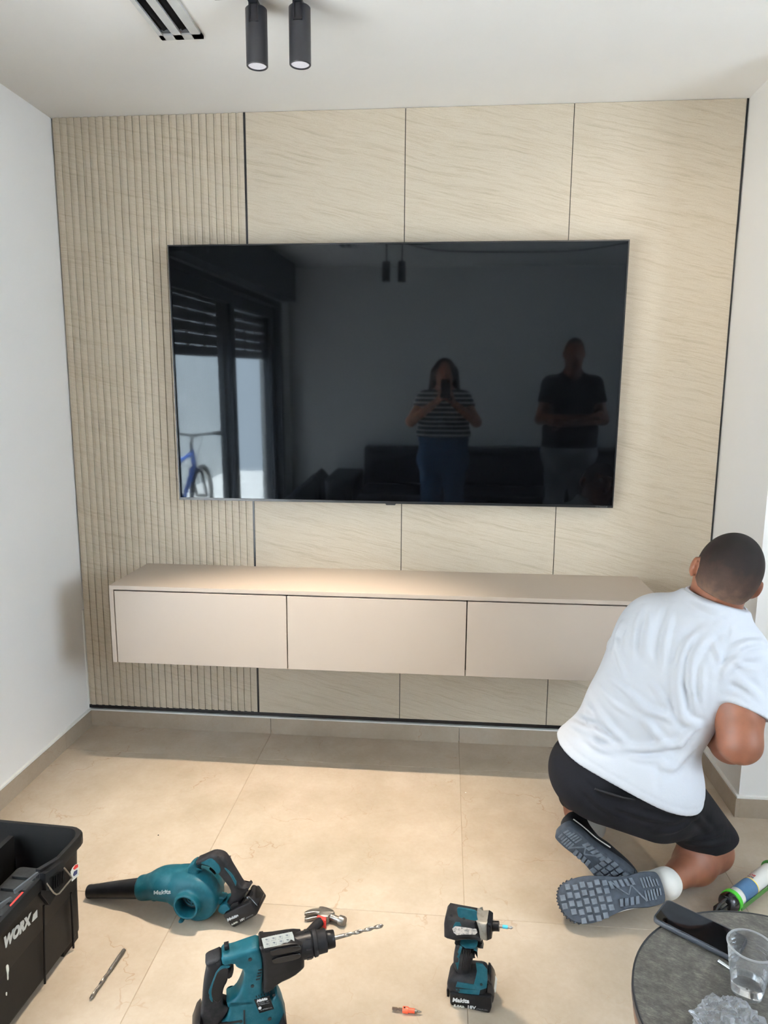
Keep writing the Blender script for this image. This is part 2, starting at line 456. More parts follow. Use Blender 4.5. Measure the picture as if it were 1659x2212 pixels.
# ------------------------------------------------------------------ the room
H=2.6; XR=2.687; YC=-0.4515; YREAR=-4.5; XFAR=4.1
DOOR=(-4.2,-1.26,2.24)           # balcony opening in the left wall: y0, y1, top
floor=struct(MB().box((-.15,YREAR-.1,-.06),(XFAR+.1,.12,-.0012)).build('floor',M['grout']))
J=.8430; jx=.8376; jy=-1.067; g=.0007
tilemesh={}
for i in range(-1,5):
    for k in range(-4,3):
        x0=max(jx+J*(i-1)+g,-.012); x1=min(jx+J*i-g,XFAR); y0=max(jy+J*(k-1)+g,YREAR); y1=min(jy+J*k-g,.02)
        if x1-x0<.05 or y1-y0<.05: continue
        if y1>YC+.1 and x0>XR: continue
        key=(round(x1-x0,4),round(y1-y0,4))
        if key not in tilemesh:
            a,b=key; e=.0012
            mb=MB(); e=.0008; V=[(0,0,-.006),(a,0,-.006),(a,b,-.006),(0,b,-.006),(0,0,-e),(a,0,-e),(a,b,-e),(0,b,-e),(e,e,0),(a-e,e,0),(a-e,b-e,0),(e,b-e,0)]
            mb.add(V,[(3,2,1,0),(0,1,5,4),(1,2,6,5),(2,3,7,6),(3,0,4,7),(4,5,9,8),(5,6,10,9),(6,7,11,10),(7,4,8,11),(8,9,10,11)])
            o=mb.build('tile',M['marble'],floor); o.location=(x0,y0,0); tilemesh[key]=o.data
        else: share('tile',tilemesh[key],floor,(x0,y0,0))
ceiling=struct(MB().box((-.15,YREAR-.1,H),(XFAR+.1,.12,H+.1)).build('ceiling',M['ceiling']))
wall_back=struct(MB().box((-.15,.02,-.004),(XR+.05,.12,H)).build('wall_back',M['wall']))
mb=MB(); mb.box((-.25,DOOR[1],-.004),(-.013,.02,H)); mb.box((-.25,YREAR,-.004),(-.013,DOOR[0],H)); mb.box((-.25,DOOR[0],DOOR[2]),(-.013,DOOR[1],H))
wall_left=struct(mb.build('wall_left',M['wall']))
wall_right=struct(MB().box((XR,YC,-.004),(XFAR+.1,.02,H)).build('wall_right',M['wall']))
WY0,WY1,WZ0,WZ1=-3.3,-1.8,1.05,2.2
mb=MB(); mb.box((XFAR,YREAR,-.004),(XFAR+.1,WY0,H)); mb.box((XFAR,WY1,-.004),(XFAR+.1,YC,H)); mb.box((XFAR,WY0,-.004),(XFAR+.1,WY1,WZ0)); mb.box((XFAR,WY0,WZ1),(XFAR+.1,WY1,H))
wall_side=struct(mb.build('wall_far_right',M['wall']))
wall_rear=struct(MB().box((-.25,YREAR-.1,-.004),(XFAR+.1,YREAR,H)).build('wall_rear',M['wall']))

# baseboards: each cut from marble pieces
HB=.0735; TB=.0145
def baseboard(name,segs):
    root=struct(bpy.data.objects.new(name,None)); COL.objects.link(root)
    for a,b in segs: MB().box(a,b,).build('tile',M['marble_base'],root)
    return root
bb=[(-.0+.0,.8366),(.8386,1.6795),(1.6815,2.6725)]
baseboard('baseboard_back',[((a,0.0,0),(b,.02,HB)) for a,b in bb])
baseboard('baseboard_left',[((-.013,y0,0),(0,y1,HB)) for y0,y1 in ((-.2235,.0),(-1.066,-.2255),(-1.26,-1.068))])
baseboard('baseboard_right',[((2.6725,-.4660,0),(XR,-.2255,HB)),((2.6725,-.2235,0),(XR,.0,HB))])
baseboard('baseboard_front_right',[((XR+.0005,-.466,0),(3.366,YC,HB)),((3.368,-.466,0),(XFAR,YC,HB))])
# white caulk beads along the skirting tops and the cladding edge
def bead(name,a,b): return struct(MB().box(a,b).build(name,M['caulk']))
bead('trim_1',(-.013,-1.26,HB),(-.001,0,HB+.008)); bead('trim_2',(-.013,.001,HB),(2.68,.02,HB+.006))
bead('trim_3',(2.676,YC-.0125,HB),(XR,.0,HB+.008)); bead('trim_4',(XR,-.464,HB),(XFAR,YC,HB+.008))
bead('trim_5',(-.0125,-.004,HB+.008),(-.0065,.02,.55))

# ---- wall cladding: fluted slats, three stone-look panels, black strips (parts of the back wall)
ZB=.102; XS0,XS1=.7790,.7875; X1,X2,X3=1.4168,2.0541,2.6815
N_SL=26; P=(XS0-(-.0065))/N_SL; rec=.0042
sl=[(0,.014),(0,.0095),(.0014,.0095),(.0014,rec),(P*.38,rec),(P*.38+.0006,.0005),(P*.38+.0012,0),(P-.0006,0),(P-.0001,.0005),(P-.0001,.014)]
V=[];F=[]
for z in (ZB,H-.0015):
    for (x,y) in sl: V.append((x,y,z))
n=len(sl)
for i in range(n): F.append((i,(i+1)%n,n+(i+1)%n,n+i))
F.append(tuple(range(n))); F.append(tuple(range(2*n-1,n-1,-1)))
o=mk('slat',V,F,M['panel'],wall_back); o.location=(-.0065,0,0); slm=o.data
bm=bmesh.new(); bm.from_mesh(slm); bmesh.ops.recalc_face_normals(bm,faces=bm.faces); bm.to_mesh(slm); bm.free()
for i in range(1,N_SL): share('slat',slm,wall_back,(-.0065+P*i,0,0))
for a,b in ((XS1,X1-.0016),(X1+.0016,X2-.0016),(X2+.0016,X3-.0035)):
    MB().box((a,0,ZB),(b,.016,H-.0015)).build('panel',M['panel'],wall_back)
MB().box((XS0+.0002,-.0012,ZB),(XS1-.0002,.012,H-.001)).build('metal_strip',M['black_metal'],wall_back)
for x in (X1,X2): MB().box((x-.0015,.004,ZB),(x+.0015,.016,H-.001)).build('metal_strip',M['black_metal'],wall_back)
MB().box((X3-.0033,-.0015,ZB),(X3+.0028,.012,H-.001)).build('metal_strip',M['black_metal'],wall_back)
MB().box((-.0065,-.0015,ZB-.0145),(X3+.002,.014,ZB-.0002)).build('metal_strip',M['black_metal'],wall_back)
MB().box((X3+.0030,.002,ZB),(XR-.0002,.013,2.13)).build('caulk_strip',M['caulk'],wall_back)
MB().box((X3+.0030,.004,2.13),(XR-.0002,.013,H-.001)).build('metal_strip',M['black_metal'],wall_back)

# ---- balcony door
M['anthracite']=plain('anthracite_aluminium',srgb(58,64,72),.45,.0,.5,.04)
def glassmat(name,tint=(1,1,1,1)):
    q=N(name); t=q.n('ShaderNodeBsdfTransparent'); t.inputs[0].default_value=tint; gl=q.n('ShaderNodeBsdfGlossy'); gl.inputs['Roughness'].default_value=.02
    fr=q.n('ShaderNodeFresnel'); fr.inputs[0].default_value=1.45; mx=q.n('ShaderNodeMixShader'); bf=q.n('ShaderNodeNewGeometry').outputs['Backfacing']
    q.l(q.math('MULTIPLY',fr.outputs[0],q.math('SUBTRACT',1.0,bf)),mx.inputs[0]); q.l(t.outputs[0],mx.inputs[1]); q.l(gl.outputs[0],mx.inputs[2]); q.l(mx.outputs[0],q.out.inputs[0]); return q.m
M['glass']=glassmat('window_glass')
door=struct(bpy.data.objects.new('door_1',None)); COL.objects.link(door)
y0,y1,zt=DOOR
fr=MB(); fr.box((-.2,y0,-.002),(-.02,y0+.05,zt)); fr.box((-.2,y1-.05,-.002),(-.02,y1,zt)); fr.box((-.2,y0+.05,zt-.05),(-.02,y1-.05,zt)); fr.box((-.2,y0+.05,-.002),(-.02,y1-.05,.02))
fr.build('door_frame',M['anthracite'],door)
def sash(xa,xb,ya,yb):
    s=MB(); w_=.1
    s.box((xa,ya,.02),(xb,ya+w_,zt-.05)); s.box((xa,yb-w_,.02),(xb,yb,zt-.05)); s.box((xa,ya+w_,zt-.15),(xb,yb-w_,zt-.05)); s.box((xa,ya+w_,.02),(xb,yb-w_,.12))
    r=s.build('sash',M['anthracite'],door)
    xm=(xa+xb)/2; MB().box((xm-.004,ya+w_-.005,.115),(xm+.004,yb-w_+.005,zt-.145)).build('pane',M['glass'],r)
sash(-.075,-.03,-2.66,y1-.05); sash(-.135,-.09,y0+.05,-2.54)
# roller shutter, let down over the upper part
shut=struct(bpy.data.objects.new('door_1_shutter',None)); COL.objects.link(shut)
z=1.70; first=None
while z<zt-.03:
    mb=MB(); mb.box((-.182,y0+.052,z),(-.168,y1-.052,z+.0735))
    if first is None: first=mb.build('slat',M['anthracite'],shut).data; zz=z
    else: share('slat',first,shut,(0,0,z-zz))
    for q in range(12):
        yy=y0+.06+q*(y1-y0-.12)/11
        if q%1==0: pass
    z+=.0785
mb=MB()
for q in range(9):
    yy=y0+.06+q*(y1-y0-.12)/8; mb.box((-.179,yy-.02,1.70),(-.171,yy+.02,zt-.03))
mb.build('slat_link',M['anthracite'],shut)
struct(MB().box((-.012,y0-.03,zt+.01),(.12,y1+.05,H-.002),.006).build('trim_6',M['anthracite']))
# unseen window, added in the far right wall to bring in more daylight
win=struct(bpy.data.objects.new('added_window_1',None)); COL.objects.link(win)
def wfr(a,b,c,d):
    m_=MB(); w_=.06; m_.box((XFAR+.02,a,c),(XFAR+.08,a+w_,d)); m_.box((XFAR+.02,b-w_,c),(XFAR+.08,b,d)); m_.box((XFAR+.02,a+w_,c),(XFAR+.08,b-w_,c+w_)); m_.box((XFAR+.02,a+w_,d-w_),(XFAR+.08,b-w_,d)); return m_
wm=(WY0+WY1)/2
for a,b in ((WY0,wm),(wm,WY1)):
    r_=wfr(a,b,WZ0,WZ1).build('window_frame',M['anthracite'],win)
    MB().box((XFAR+.046,a+.055,WZ0+.055),(XFAR+.054,b-.055,WZ1-.055)).build('pane',M['glass'],r_)
# outside: terrace floor and its white boundary wall
M['terrace']=plain('terrace_tiles',srgb(205,203,198),.7)
M['white_render']=plain('white_render',srgb(235,235,232),.9,0,.2,.04,2)
struct(MB().box((-2.4,-8.5,-.1),(-.25,.3,-.02)).build('terrace_floor',M['terrace']))
struct(MB().box((-2.1,-8.5,-.02),(-1.95,.3,4.2)).build('wall_terrace',M['white_render']))

# ---- television, tilted a degree towards the room
TW,TH=1.793,1.026
scr=N('tv_screen_glass'); scr.set(.035,0,.29); scr.col((.0022,.0024,.003,1)); scr.b.inputs['Specular Tint'].default_value=(.86,.95,1,1)
M['screen']=scr.m
tvm=Matrix.Translation((1.3745,-.057,1.5805))@Matrix.Rotation(math.radians(.93),4,'X')
tv=thing('television','large black flat-screen television, switched off, mounted on the beige wall panels','television',mat=tvm)
bpy.context.view_layer.update()
hw,hh=TW/2,TH/2; b=.0045
MB().box((-hw+b,-.0005,-hh+.010),(hw-b,.006,hh-b)).build('screen',M['screen'],tv)
bz=MB(); bz.box((-hw,-.003,-hh),(-hw+b,.02,hh)); bz.box((hw-b,-.003,-hh),(hw,.02,hh)); bz.box((-hw+b,-.003,hh-b),(hw-b,.02,hh)); bz.box((-hw+b,-.003,-hh),(hw-b,.02,-hh+.010)); bz.box((-hw+b,.006,-hh+.01),(hw-b,.02,hh-b))
bz.build('bezel',M['tv_black'],tv)
MB().box((-.62,.02,-.40),(.62,.040,.30)).build('rear_housing',M['tv_black'],tv)
MB().box((-.2,.040,-.15),(.2,.0535,.15)).build('wall_mount',M['black_metal'],tv)
MB().prism([(-.018,-hh-.006),(.018,-hh-.006),(.022,-hh),(-.022,-hh)],-.002,.015).build('sensor',M['tv_black'],tv)
M['logo_grey']=plain('grey_print',(.16,.16,.16,1),.5,var=0)
lettering('logo','LG NanoCell',.0085,(hw-.068,-.0032,-hh+.0025),(1,0,0),(0,0,1),M['logo_grey'],tv)

# ---- floating media cabinet
BX,BW,BT,BBo,BD=.302,2.097,.7739,.4599,.3675
cab=thing('wall_cabinet','long greige floating cabinet with three doors under the television','cabinet',(BX,0,BBo))
h=BT-BBo; t=.017
MB().box((0,-BD,h-.0165),(BW,-.0002,h),.0012).build('top_board',M['cabinet'],cab)
for xa in (0,BW-t): MB().box((xa,-BD,0),(xa+t,-.0002,h-.0167),.001).build('side_panel',M['cabinet'],cab)
MB().box((t,-BD+.021,.0),(BW-t,-.0002,.016)).build('bottom_board',M['cabinet'],cab)
MB().box((t,-BD+.021,.0165),(BW-t,-.0002,h-.017)).build('gap_shade_block',M['gap'],cab)  # dark block stands in for the shade in the gaps around the doors
dx=[t+.004,1.004-BX,1.688-BX,BW-t-.004]
for i in range(3):
    MB().box((dx[i]+(.002 if i else 0),-BD,.0004),(dx[i+1]-(.002 if i<2 else 0),-BD+.0185,h-.0215),.001).build('door',M['cabinet'],cab)

# ---- ceiling vent (long linear diffuser), spotlight fixtures, cord
ven=thing('ceiling_vent','white linear ceiling air vent with two black slots','vent',(.7625,-.603,H))
L=2.7; wv=.132; mbf=MB()
sx=[(-wv/2,-.052),(-.021,.006),(.037,wv/2)]
for a,b_ in sx: mbf.box((a,-L+.0,-.009),(b_,0,0))
mbf.box((-wv/2,-.030,-.009),(wv/2,0,0)); mbf.box((-wv/2,-L,-.009),(wv/2,-L+.026,0))
vf=mbf.build('frame',M['white_metal'],ven)
for a,b_ in ((-.052,-.021),(.006,.037)):
    MB().box((a,-L+.026,-.0012),(b_,-.026,-.0002)).build('slot_shade_strip',M['vent_shade'],ven)  # black strip paints the shade of an open slot; the ceiling is uncut
    MB().prism([(a+.010,-.006),(a+.012,-.006),(b_-.008,-.0015),(b_-.010,-.0015)],-L+.03,-.05).build('blade',M['vent_shade'],ven)
    MB().box((a+.004,-.052,-.0055),(b_-.004,-.034,-.0015),.001).build('end_clip',plain('grey_clip',srgb(60,66,72),.4),ven)

em=N('led_lens'); em.col((.5,.5,.54,1)); em.set(.3)
lv=em.geo(); vz=em.n('ShaderNodeTexVoronoi'); vz.inputs['Scale'].default_value=230; em.l(lv,vz.inputs['Vector'])
em.l(em.ramp(vz.outputs['Distance'],[(0,(.70,.68,.80)),(.6,(1,.98,1))]),em.b.inputs['Emission Color']); em.b.inputs['Emission Strength'].default_value=.34
M['lens']=em.m
def spot_fixture(label,xa,y,lamps,drop=0.0,cone=62,tilt=None):
    t=thing('spotlight_fixture',label,'spotlight',(xa,y,H))
    MB().box((-.105,-.105,-.018),(.34,-.042,-.0005),.002).build('base_plate',M['black_matte'],t)
    for x in (-.0,.1235):
        r=.0305
        cn=MB().lathe([(0,.006),(0,r-.003),(.003,r),(.148,r),(.150,r-.002),(.150,r-.004),(.144,r-.004),(.144,.002)],(x,0,-.022-drop),(0,0,-1),32,False).build('lamp_can',M['black_matte'],t,True)
        MB().lathe([(.0,.0255),(.003,.0255)],(x,0,-.022-drop-.1435),(0,0,-1),28).build('lens',M['lens'],cn)
        br=MB(); br.box((x-.013,-r-.003,-.065),(x-.009,-r+.004,-.016)); br.box((x+.009,-r-.003,-.065),(x+.013,-r+.004,-.016)); br.box((x-.013,-r-.003,-.068),(x+.013,-r+.004,-.062))
        br.box((x-.009,-r+.001,-.062),(x+.009,-r+.004,-.017)); br.v=[(a_,b_,c_-drop) for a_,b_,c_ in br.v]
        br.build('bracket',M['black_metal'],cn)
        if drop: MB().tube([(x,-.02,-.018),(x,-.02,-.03-drop)],.006,10).build('rod',M['black_matte'],t)
        else: MB().box((x-.012,-.06,-.022),(x+.012,.006,-.012)).build('mount',M['black_metal'],t)
        if lamps:
            li=bpy.data.lights.new('spotlight_beam','SPOT'); li.energy=lamps; li.color=(1,.86,.70); li.spot_size=math.radians(cone); li.spot_blend=1.0; li.shadow_soft_size=.009
            lo=bpy.data.objects.new('spotlight_beam',li); lo.location=(x,0,-.178-drop); COL.objects.link(lo); lo.parent=t
            if tilt: lo.rotation_euler=(tilt[2],0,0); lo.location=(x,.03,-.178)
spot_fixture('pair of black cylinder spotlights on a ceiling plate in front of the wall panels',1.043,-.79,180)
spot_fixture('second pair of black cylinder spotlights, seen mirrored in the television',1.10,-3.0,30,.14)
spot_fixture('third pair of black cylinder spotlights, on the ceiling above the kneeling man',2.30,-1.25,9,0.0,96,(0,math.radians(0),math.radians(52)))  # unseen fixture, supplies the warm light on the right-hand panels
cable=MB().tube(catmull([(1.22,-3.05,2.585),(1.51,-3.40,2.578),(2.09,-3.515,2.577),(2.54,-3.50,2.577),(2.81,-3.33,2.578),(3.0,-3.17,2.59)],8),.006,8).build('ceiling_cable',M['black_matte'],None,True)
tag(cable,'thin black cable running along the ceiling, seen mirrored in the television','cable')
# ------------------------------------------------------------------ the kneeling man
def skinmat(name,c,dark):
    q=N(name); q.set(.48,0,.4); v=q.geo()
    n1=q.noise(v,14,4).outputs[0]; n2=q.noise(v,220,2).outputs[0]
    q.col(q.ramp(n1,[(.3,dark),(.65,c)])); q.b.inputs['Subsurface Weight'].default_value=.08; q.b.inputs['Subsurface Radius'].default_value=(.012,.005,.003); q.b.inputs['Subsurface Scale'].default_value=.6
    q.bump(n2,.12,.0006); return q.m
M['skin']=skinmat('tanned_skin',srgb(134,86,64),srgb(110,68,50))
def cloth(name,c,var,scale,bs,bd,rough=.9,sheen=.08):
    q=N(name); q.set(rough,0,.2); v=q.geo()
    nz=q.noise(v,scale,4).outputs[0]; d=tuple(x*(1-var) for x in c[:3])+(1,)
    q.col(q.ramp(nz,[(.35,d),(.6,c)])); q.b.inputs['Sheen Weight'].default_value=sheen
    wr=q.noise(v,26,3,.5,.4).outputs[0]; fine=q.noise(v,700,1).outputs[0]
    q.bump(q.math('ADD',q.math('MULTIPLY',wr,bs),q.math('MULTIPLY',fine,.1)),.5,bd); return q.m
M['shirt']=cloth('white_cotton',srgb(203,206,212),.03,6,.5,.006)
M['shorts']=cloth('black_jersey',(.0055,.0055,.008,1),.2,9,.5,.005,.85,0.0)
M['sock']=cloth('white_ribbed_sock',srgb(222,220,214),.06,30,.4,.003)
def hand(S,wrist,d,nrm,sc=1.0,curl=.5,side=1,k=.006,spread=1.0):
    """palm and five fingers; d = pointing direction, nrm = back of the hand, side=+1 puts the thumb at d x nrm"""
    d=np.array(d,float); d/=np.linalg.norm(d); nrm=np.array(nrm,float); nrm-=d*(nrm@d); nrm/=np.linalg.norm(nrm); lat=np.cross(d,nrm)*side
    W=np.array(wrist,float); pl=.088*sc
    for q in (-.026,-.009,.009,.026):
        S.cap(W+d*.012*sc+lat*q*.6*sc,W+d*pl+lat*q*sc,.0135*sc,.0115*sc,.012)
    for q,Lf,rr in ((.030,.070,.0088),(.010,.080,.0092),(-.010,.074,.0088),(-.029,.058,.0078)):
        b=W+d*pl+lat*q*sc; a=curl*.55; p=b; 
        for frac in (.45,.32,.26):
            dd=d*math.cos(a)-nrm*math.sin(a)+lat*q*2.0*spread*(1-min(a,1)); dd/=np.linalg.norm(dd)
            p2=p+dd*Lf*frac*sc; S.cap(p,p2,rr*sc,rr*.94*sc,k); p=p2; a+=curl*.95; rr*=.95
    b=W+d*.022*sc+lat*.022*sc; p=b; t1=d*.55+lat*.75-nrm*.25
    for Lf,rr,t in ((.040,.0125,t1),(.034,.0105,d*.8+lat*.35-nrm*.35*(1+curl)),(.026,.0092,d*.9+lat*.0-nrm*.5*(1+curl))):
        t=np.array(t)/np.linalg.norm(t); p2=p+t*Lf*sc; S.cap(p,p2,rr*sc,rr*.9*sc,.008); p=p2

def shoe_outline(L,side):
    P=[(0,-.030),(.012,-.037),(.05,-.040),(.11,-.036),(.17,-.047),(.215,-.054),(.255,-.050),(.283,-.034),(.297,-.010),(.298,.012),(.287,.033),(.26,.046),(.21,.051),(.16,.045),(.10,.036),(.05,.039),(.012,.036),(0,.030),(-.005,.012),(-.005,-.012)]
    return catmull([(x*L/.298,y*side) for x,y in P],3,True)
M['sole']=plain('worn_grey_rubber',srgb(62,68,76),.75,0,.3,.2,60,.3,500,.0006)
M['tread']=plain('dusty_grey_tread',srgb(98,105,113),.8,0,.3,.2,70,.3,500,.0006)
M['shoe_black']=plain('black_shoe_mesh',(.012,.012,.014,1),.7,0,.3,.15,60,.3,600,.001)
M['shoe_line']=plain('white_shoe_trim',srgb(225,224,218),.6)
SHOE={}
def shoe(parent,heel,toe,nsole,side,wide=1.0,name='shoe'):
    """heel, toe: ends of the sole; nsole: outward direction of the sole"""
    heel=np.array(heel);toe=np.array(toe); ex=toe-heel; L=np.linalg.norm(ex); ex/=L
    ez=-np.array(nsole,float); ez-=ex*(ez@ex); ez/=np.linalg.norm(ez); ey=np.cross(ez,ex)
    A=np.stack([ex,ey,ez]); at=lambda x,y,z: heel+ex*x+ey*y+ez*z
    k=L/.298
    S=SDF(heel+ex*L/2-.24,heel+ex*L/2+.24,.0045)
    S.ell(at(.235*k,0,.03),(.062*k,.046,.034),A,.03); S.ell(at(.16*k,0,.035),(.085*k,.043,.045),A,.03); S.ell(at(.055*k,0,.045),(.058*k,.038,.052),A,.03); S.ell(at(.065*k,0,.085),(.05*k,.036,.028),A,.02)
    S.half(at(.15,0,.008),-ez); S.half((2.1,-1,.003),(0,0,-1)); SHOE['S']=S
    up=S.build(name,M['shoe_black'],parent)
    R4=Matrix(((ex[0],ey[0],ez[0],heel[0]),(ex[1],ey[1],ez[1],heel[1]),(ex[2],ey[2],ez[2],heel[2]),(0,0,0,1)))
    inv=world_of(up).inverted()
    def local(mb,nm,mat,sm=False):
        mb.xform(inv@R4); return mb.build(nm,mat,up,sm,35)
    O=[np.array(q_)*[1,wide] for q_ in shoe_outline(L,side)]
    SW=Matrix(((1,0,0,0),(0,0,1,0),(0,1,0,0),(0,0,0,1)))
    def slab(poly,z0,z1,r=0.0):
        mb=MB(); mb.prism(poly,z0,z1,r,2); mb.xform(SW); return mb
    local(slab(O,-.003,.026,.004),'sole',M['sole'],True)
    inside=lambda x,y,mg: point_in(np.array(O),x,y,mg)
    T=MB()
    def blk(poly,h=.0045):
        q=slab(poly,-.003-h,-.002,.0015); T.add(q.v,q.f)
    y=-.05; x=.150*k                              # square lugs under the forefoot
    i=0
    while x<.292*k:
        j=0; y=-.0585+.004*(i%2)
        while y<.056:
            if inside(x+.006,y*side+.006*side,.006):
                cx,cy=x+.006,(y+.006); h_=.0076; blk([(cx-h_,(cy-h_)*side),(cx+h_,(cy-h_)*side),(cx+h_,(cy+h_)*side),(cx-h_,(cy+h_)*side)])
            y+=.0212
        x+=.0215; i+=1
    for s_ in (1,-1):                             # side bars in the waist
        for q in range(5):
            xx=.070*k+q*.0155; w0,w1=.014,.034
            if s_>0 or q<4: blk([(xx,w0*s_*side),(xx+.010,w0*s_*side),(xx+.015,w1*s_*side),(xx+.005,w1*s_*side)])
    for q in range(6):                            # heel ridges
        xx=.004+q*.0085
        for s_ in (1,-1):
            w1=.030 if q>1 else .022
            blk([(xx,.003*s_*side),(xx+.0055,.003*s_*side),(xx+.0075,w1*s_*side),(xx+.002,w1*s_*side)],.0035)
    zz=[(.052,-.030),(.068,-.006),(.083,.016),(.098,-.008),(.118,.010),(.140,.034)]   # zigzag flex groove rim
    for a,b in zip(zz[:-1],zz[1:]):
        a=np.array(a)*[k,side];b=np.array(b)*[k,side]; d=(b-a)/np.linalg.norm(b-a); n_=np.array([-d[1],d[0]])*.0022; blk([a-n_,b-n_,b+n_,a+n_],.003)
    local(T,'tread',M['tread'])
    # toe rand with ribs, side swoop line and pull tab
    rb=MB()
    for q in range(len(O)):
        x_,y_=O[q]
        if x_>.245*k:
            v_=np.array([x_-.22*k,y_]); v_/=np.linalg.norm(v_); a=np.array([x_,y_]); t_=np.array([-v_[1],v_[0]])*.0018
            rb.add([tuple(p)+(z_,) for p in (a-t_-v_*.003,a+t_-v_*.003,a+t_+v_*.0025,a-t_+v_*.0025) for z_ in (0,)]+[tuple(p)+(.022,) for p in (a-t_-v_*.003,a+t_-v_*.003,a+t_+v_*.0025,a-t_+v_*.0025)],[(0,1,2,3),(4,5,6,7),(0,1,5,4),(1,2,6,5),(2,3,7,6),(3,0,4,7)])
    if rb.v: local(rb,'toe_ribs',M['sole'])
    for s_ in (1,-1):
        ln=[at(x_,s_*(y_+.0035),z_) for x_,y_,z_ in ((.01*k,.033,.034),(.05*k,.038,.031),(.10*k,.038,.030),(.15*k,.043,.033))]
        mb=MB().tube(catmull(ln,4),.0018,6); mb.xform(inv); mb.build('stripe',M['shoe_line'],up,True)
    return up,at,(ex,ey,ez)
def point_in(P,x,y,mg):
    c=False;n=len(P);dm=1
    for i in range(n):
        a,b=P[i-1],P[i]
        if (a[1]>y)!=(b[1]>y) and x<(b[0]-a[0])*(y-a[1])/(b[1]-a[1])+a[0]: c=not c
        d=b-a; t=np.clip(((np.array([x,y])-a)@d)/(d@d+1e-12),0,1); dm=min(dm,np.linalg.norm(np.array([x,y])-a-d*t))
    return c and dm>mg

man=thing('person','kneeling man seen from behind in a white T-shirt and black shorts, leaning into the corner','person',(2.25,-.85,0))
lev=[((1284,1637,2.15),(1398,1664,2.09),.118),((1341,1548,2.13),(1434,1570,2.07),.113),((1378,1481,2.12),(1470,1505,2.05),.113),((1408,1404,2.11),(1520,1436,2.02),.116)]
shl=(dep(1412,1350,2.13),dep(1590,1420,1.985))
nb,nt=dep(1535,1325,2.04),dep(1562,1262,2.02)
e1=.925*CR-.375*CU-.21*CW; e1/=np.linalg.norm(e1); e2=.375*CR+.925*CU-.30*CW; e2-=e1*(e1@e2); e2/=np.linalg.norm(e2); e3=np.cross(e2,e1); HA=np.stack([e1,e3,e2])
HC=dep(1576,1229,2.0)
hp=lambda x,f,u: HC+e1*x+e3*f+e2*u
elb,wri=dep(1599,1605,1.93),dep(1553,1606,2.13)
lel,lwr=dep(1385,1455,2.36),dep(1490,1490,2.42)
kR,aR=np.array([2.480,-.775,.066]),np.array([2.272,-.992,.098])
kL,aL=np.array([2.108,-.545,.070]),dep(1272,1782,2.235)
hR,hL=dep(1425,1695,2.09),dep(1275,1665,2.14)
B=SDF((1.9,-1.25,-.01),(2.72,-.33,1.24),.005)
for a,b,r in lev: B.cap(dep(*a),dep(*b),r-.026,r-.026,.06)
B.cap(shl[0],shl[1],.070,.070,.06); B.cap(nb,nt,.070,.068,.03)
B.cap(shl[0]*.75+nb*.25,nb,.055,.055,.04); B.cap(shl[1]*.75+nb*.25,nb,.055,.055,.04)
B.ell(HC,(.081,.102,.101),HA,.02); B.ell(hp(0,.045,-.055),(.062,.062,.075),HA,.035)        # skull, jaw
B.ell(hp(0,.085,-.105),(.03,.025,.02),HA,.02)                                               # chin
B.cap(hp(0,.100,.015),hp(0,.118,-.028),.009,.014,.012)                                      # nose
for s_ in (1,-1):
    B.ell(hp(.033*s_,.098,.012),(.016,.010,.011),HA,.008,True)                              # eye sockets
    B.cap(hp(.016*s_,.100,.032),hp(.052*s_,.085,.030),.008,.007,.012)                       # brows
    B.ell(hp(.083*s_,.002,-.030),(.010,.019,.030),HA,.006); B.ell(hp(.091*s_,-.003,-.024),(.0065,.020,.024),HA,.008); B.ell(hp(.086*s_,.012,-.030),(.006,.010,.016),HA,.006,True)
B.cap(hp(-.022,.098,-.064),hp(.022,.098,-.064),.007,.007,.008)                              # lips
B.cap(hp(-.02,.102,-.072),hp(.02,.102,-.072),.007,.007,.006)
B.cap(shl[1],shl[1]*.35+elb*.65,.064,.060,.04); B.cap(shl[1]*.4+elb*.6,elb,.060,.050,.03); B.cap(elb,elb*.55+wri*.45,.050,.050,.03); B.cap(elb*.55+wri*.45,wri,.050,.031,.03)
hand(B,wri,(wri-elb)*.5+np.array([-.07,0,.09]),-CU*.3+CR*.9,1.0,1.0,-1)
B.cap(shl[0],lel,.060,.047,.04); B.cap(lel,lwr,.047,.030,.03)
hand(B,lwr,lwr-lel,CU,1.0,.55,1)
B.cap(hL,hR,.10,.10,.05); B.cap(hR,kR,.084,.057,.03); B.cap(hL,kL,.084,.058,.03)
B.cap(kR,kR*.6+aR*.4,.062,.060,.03); B.cap(kR*.6+aR*.4,aR,.058,.031,.03)
B.cap(kL,kL*.6+aL*.4,.060,.060,.03); B.cap(kL*.6+aL*.4,aL,.058,.037,.03)
rheel=dep(1428,1915,2.06); rtoe=dep(1208,1951,2.06); lheel=np.array([1.968,-.955,.222]); ltoe=np.array([2.190,-.985,.048])
rn=np.array([-.10,-.74,.62]); ln_=np.array([-.58,-.80,.12])
B.cap(aR,rheel+np.array([-.03,.06,-.035]),.030,.027,.02); B.cap(aL,lheel+np.array([.05,.05,-.03]),.038,.032,.03)
B.half((2.2,-.8,.004),(0,0,-1))
B.build('body',M['skin'],man)
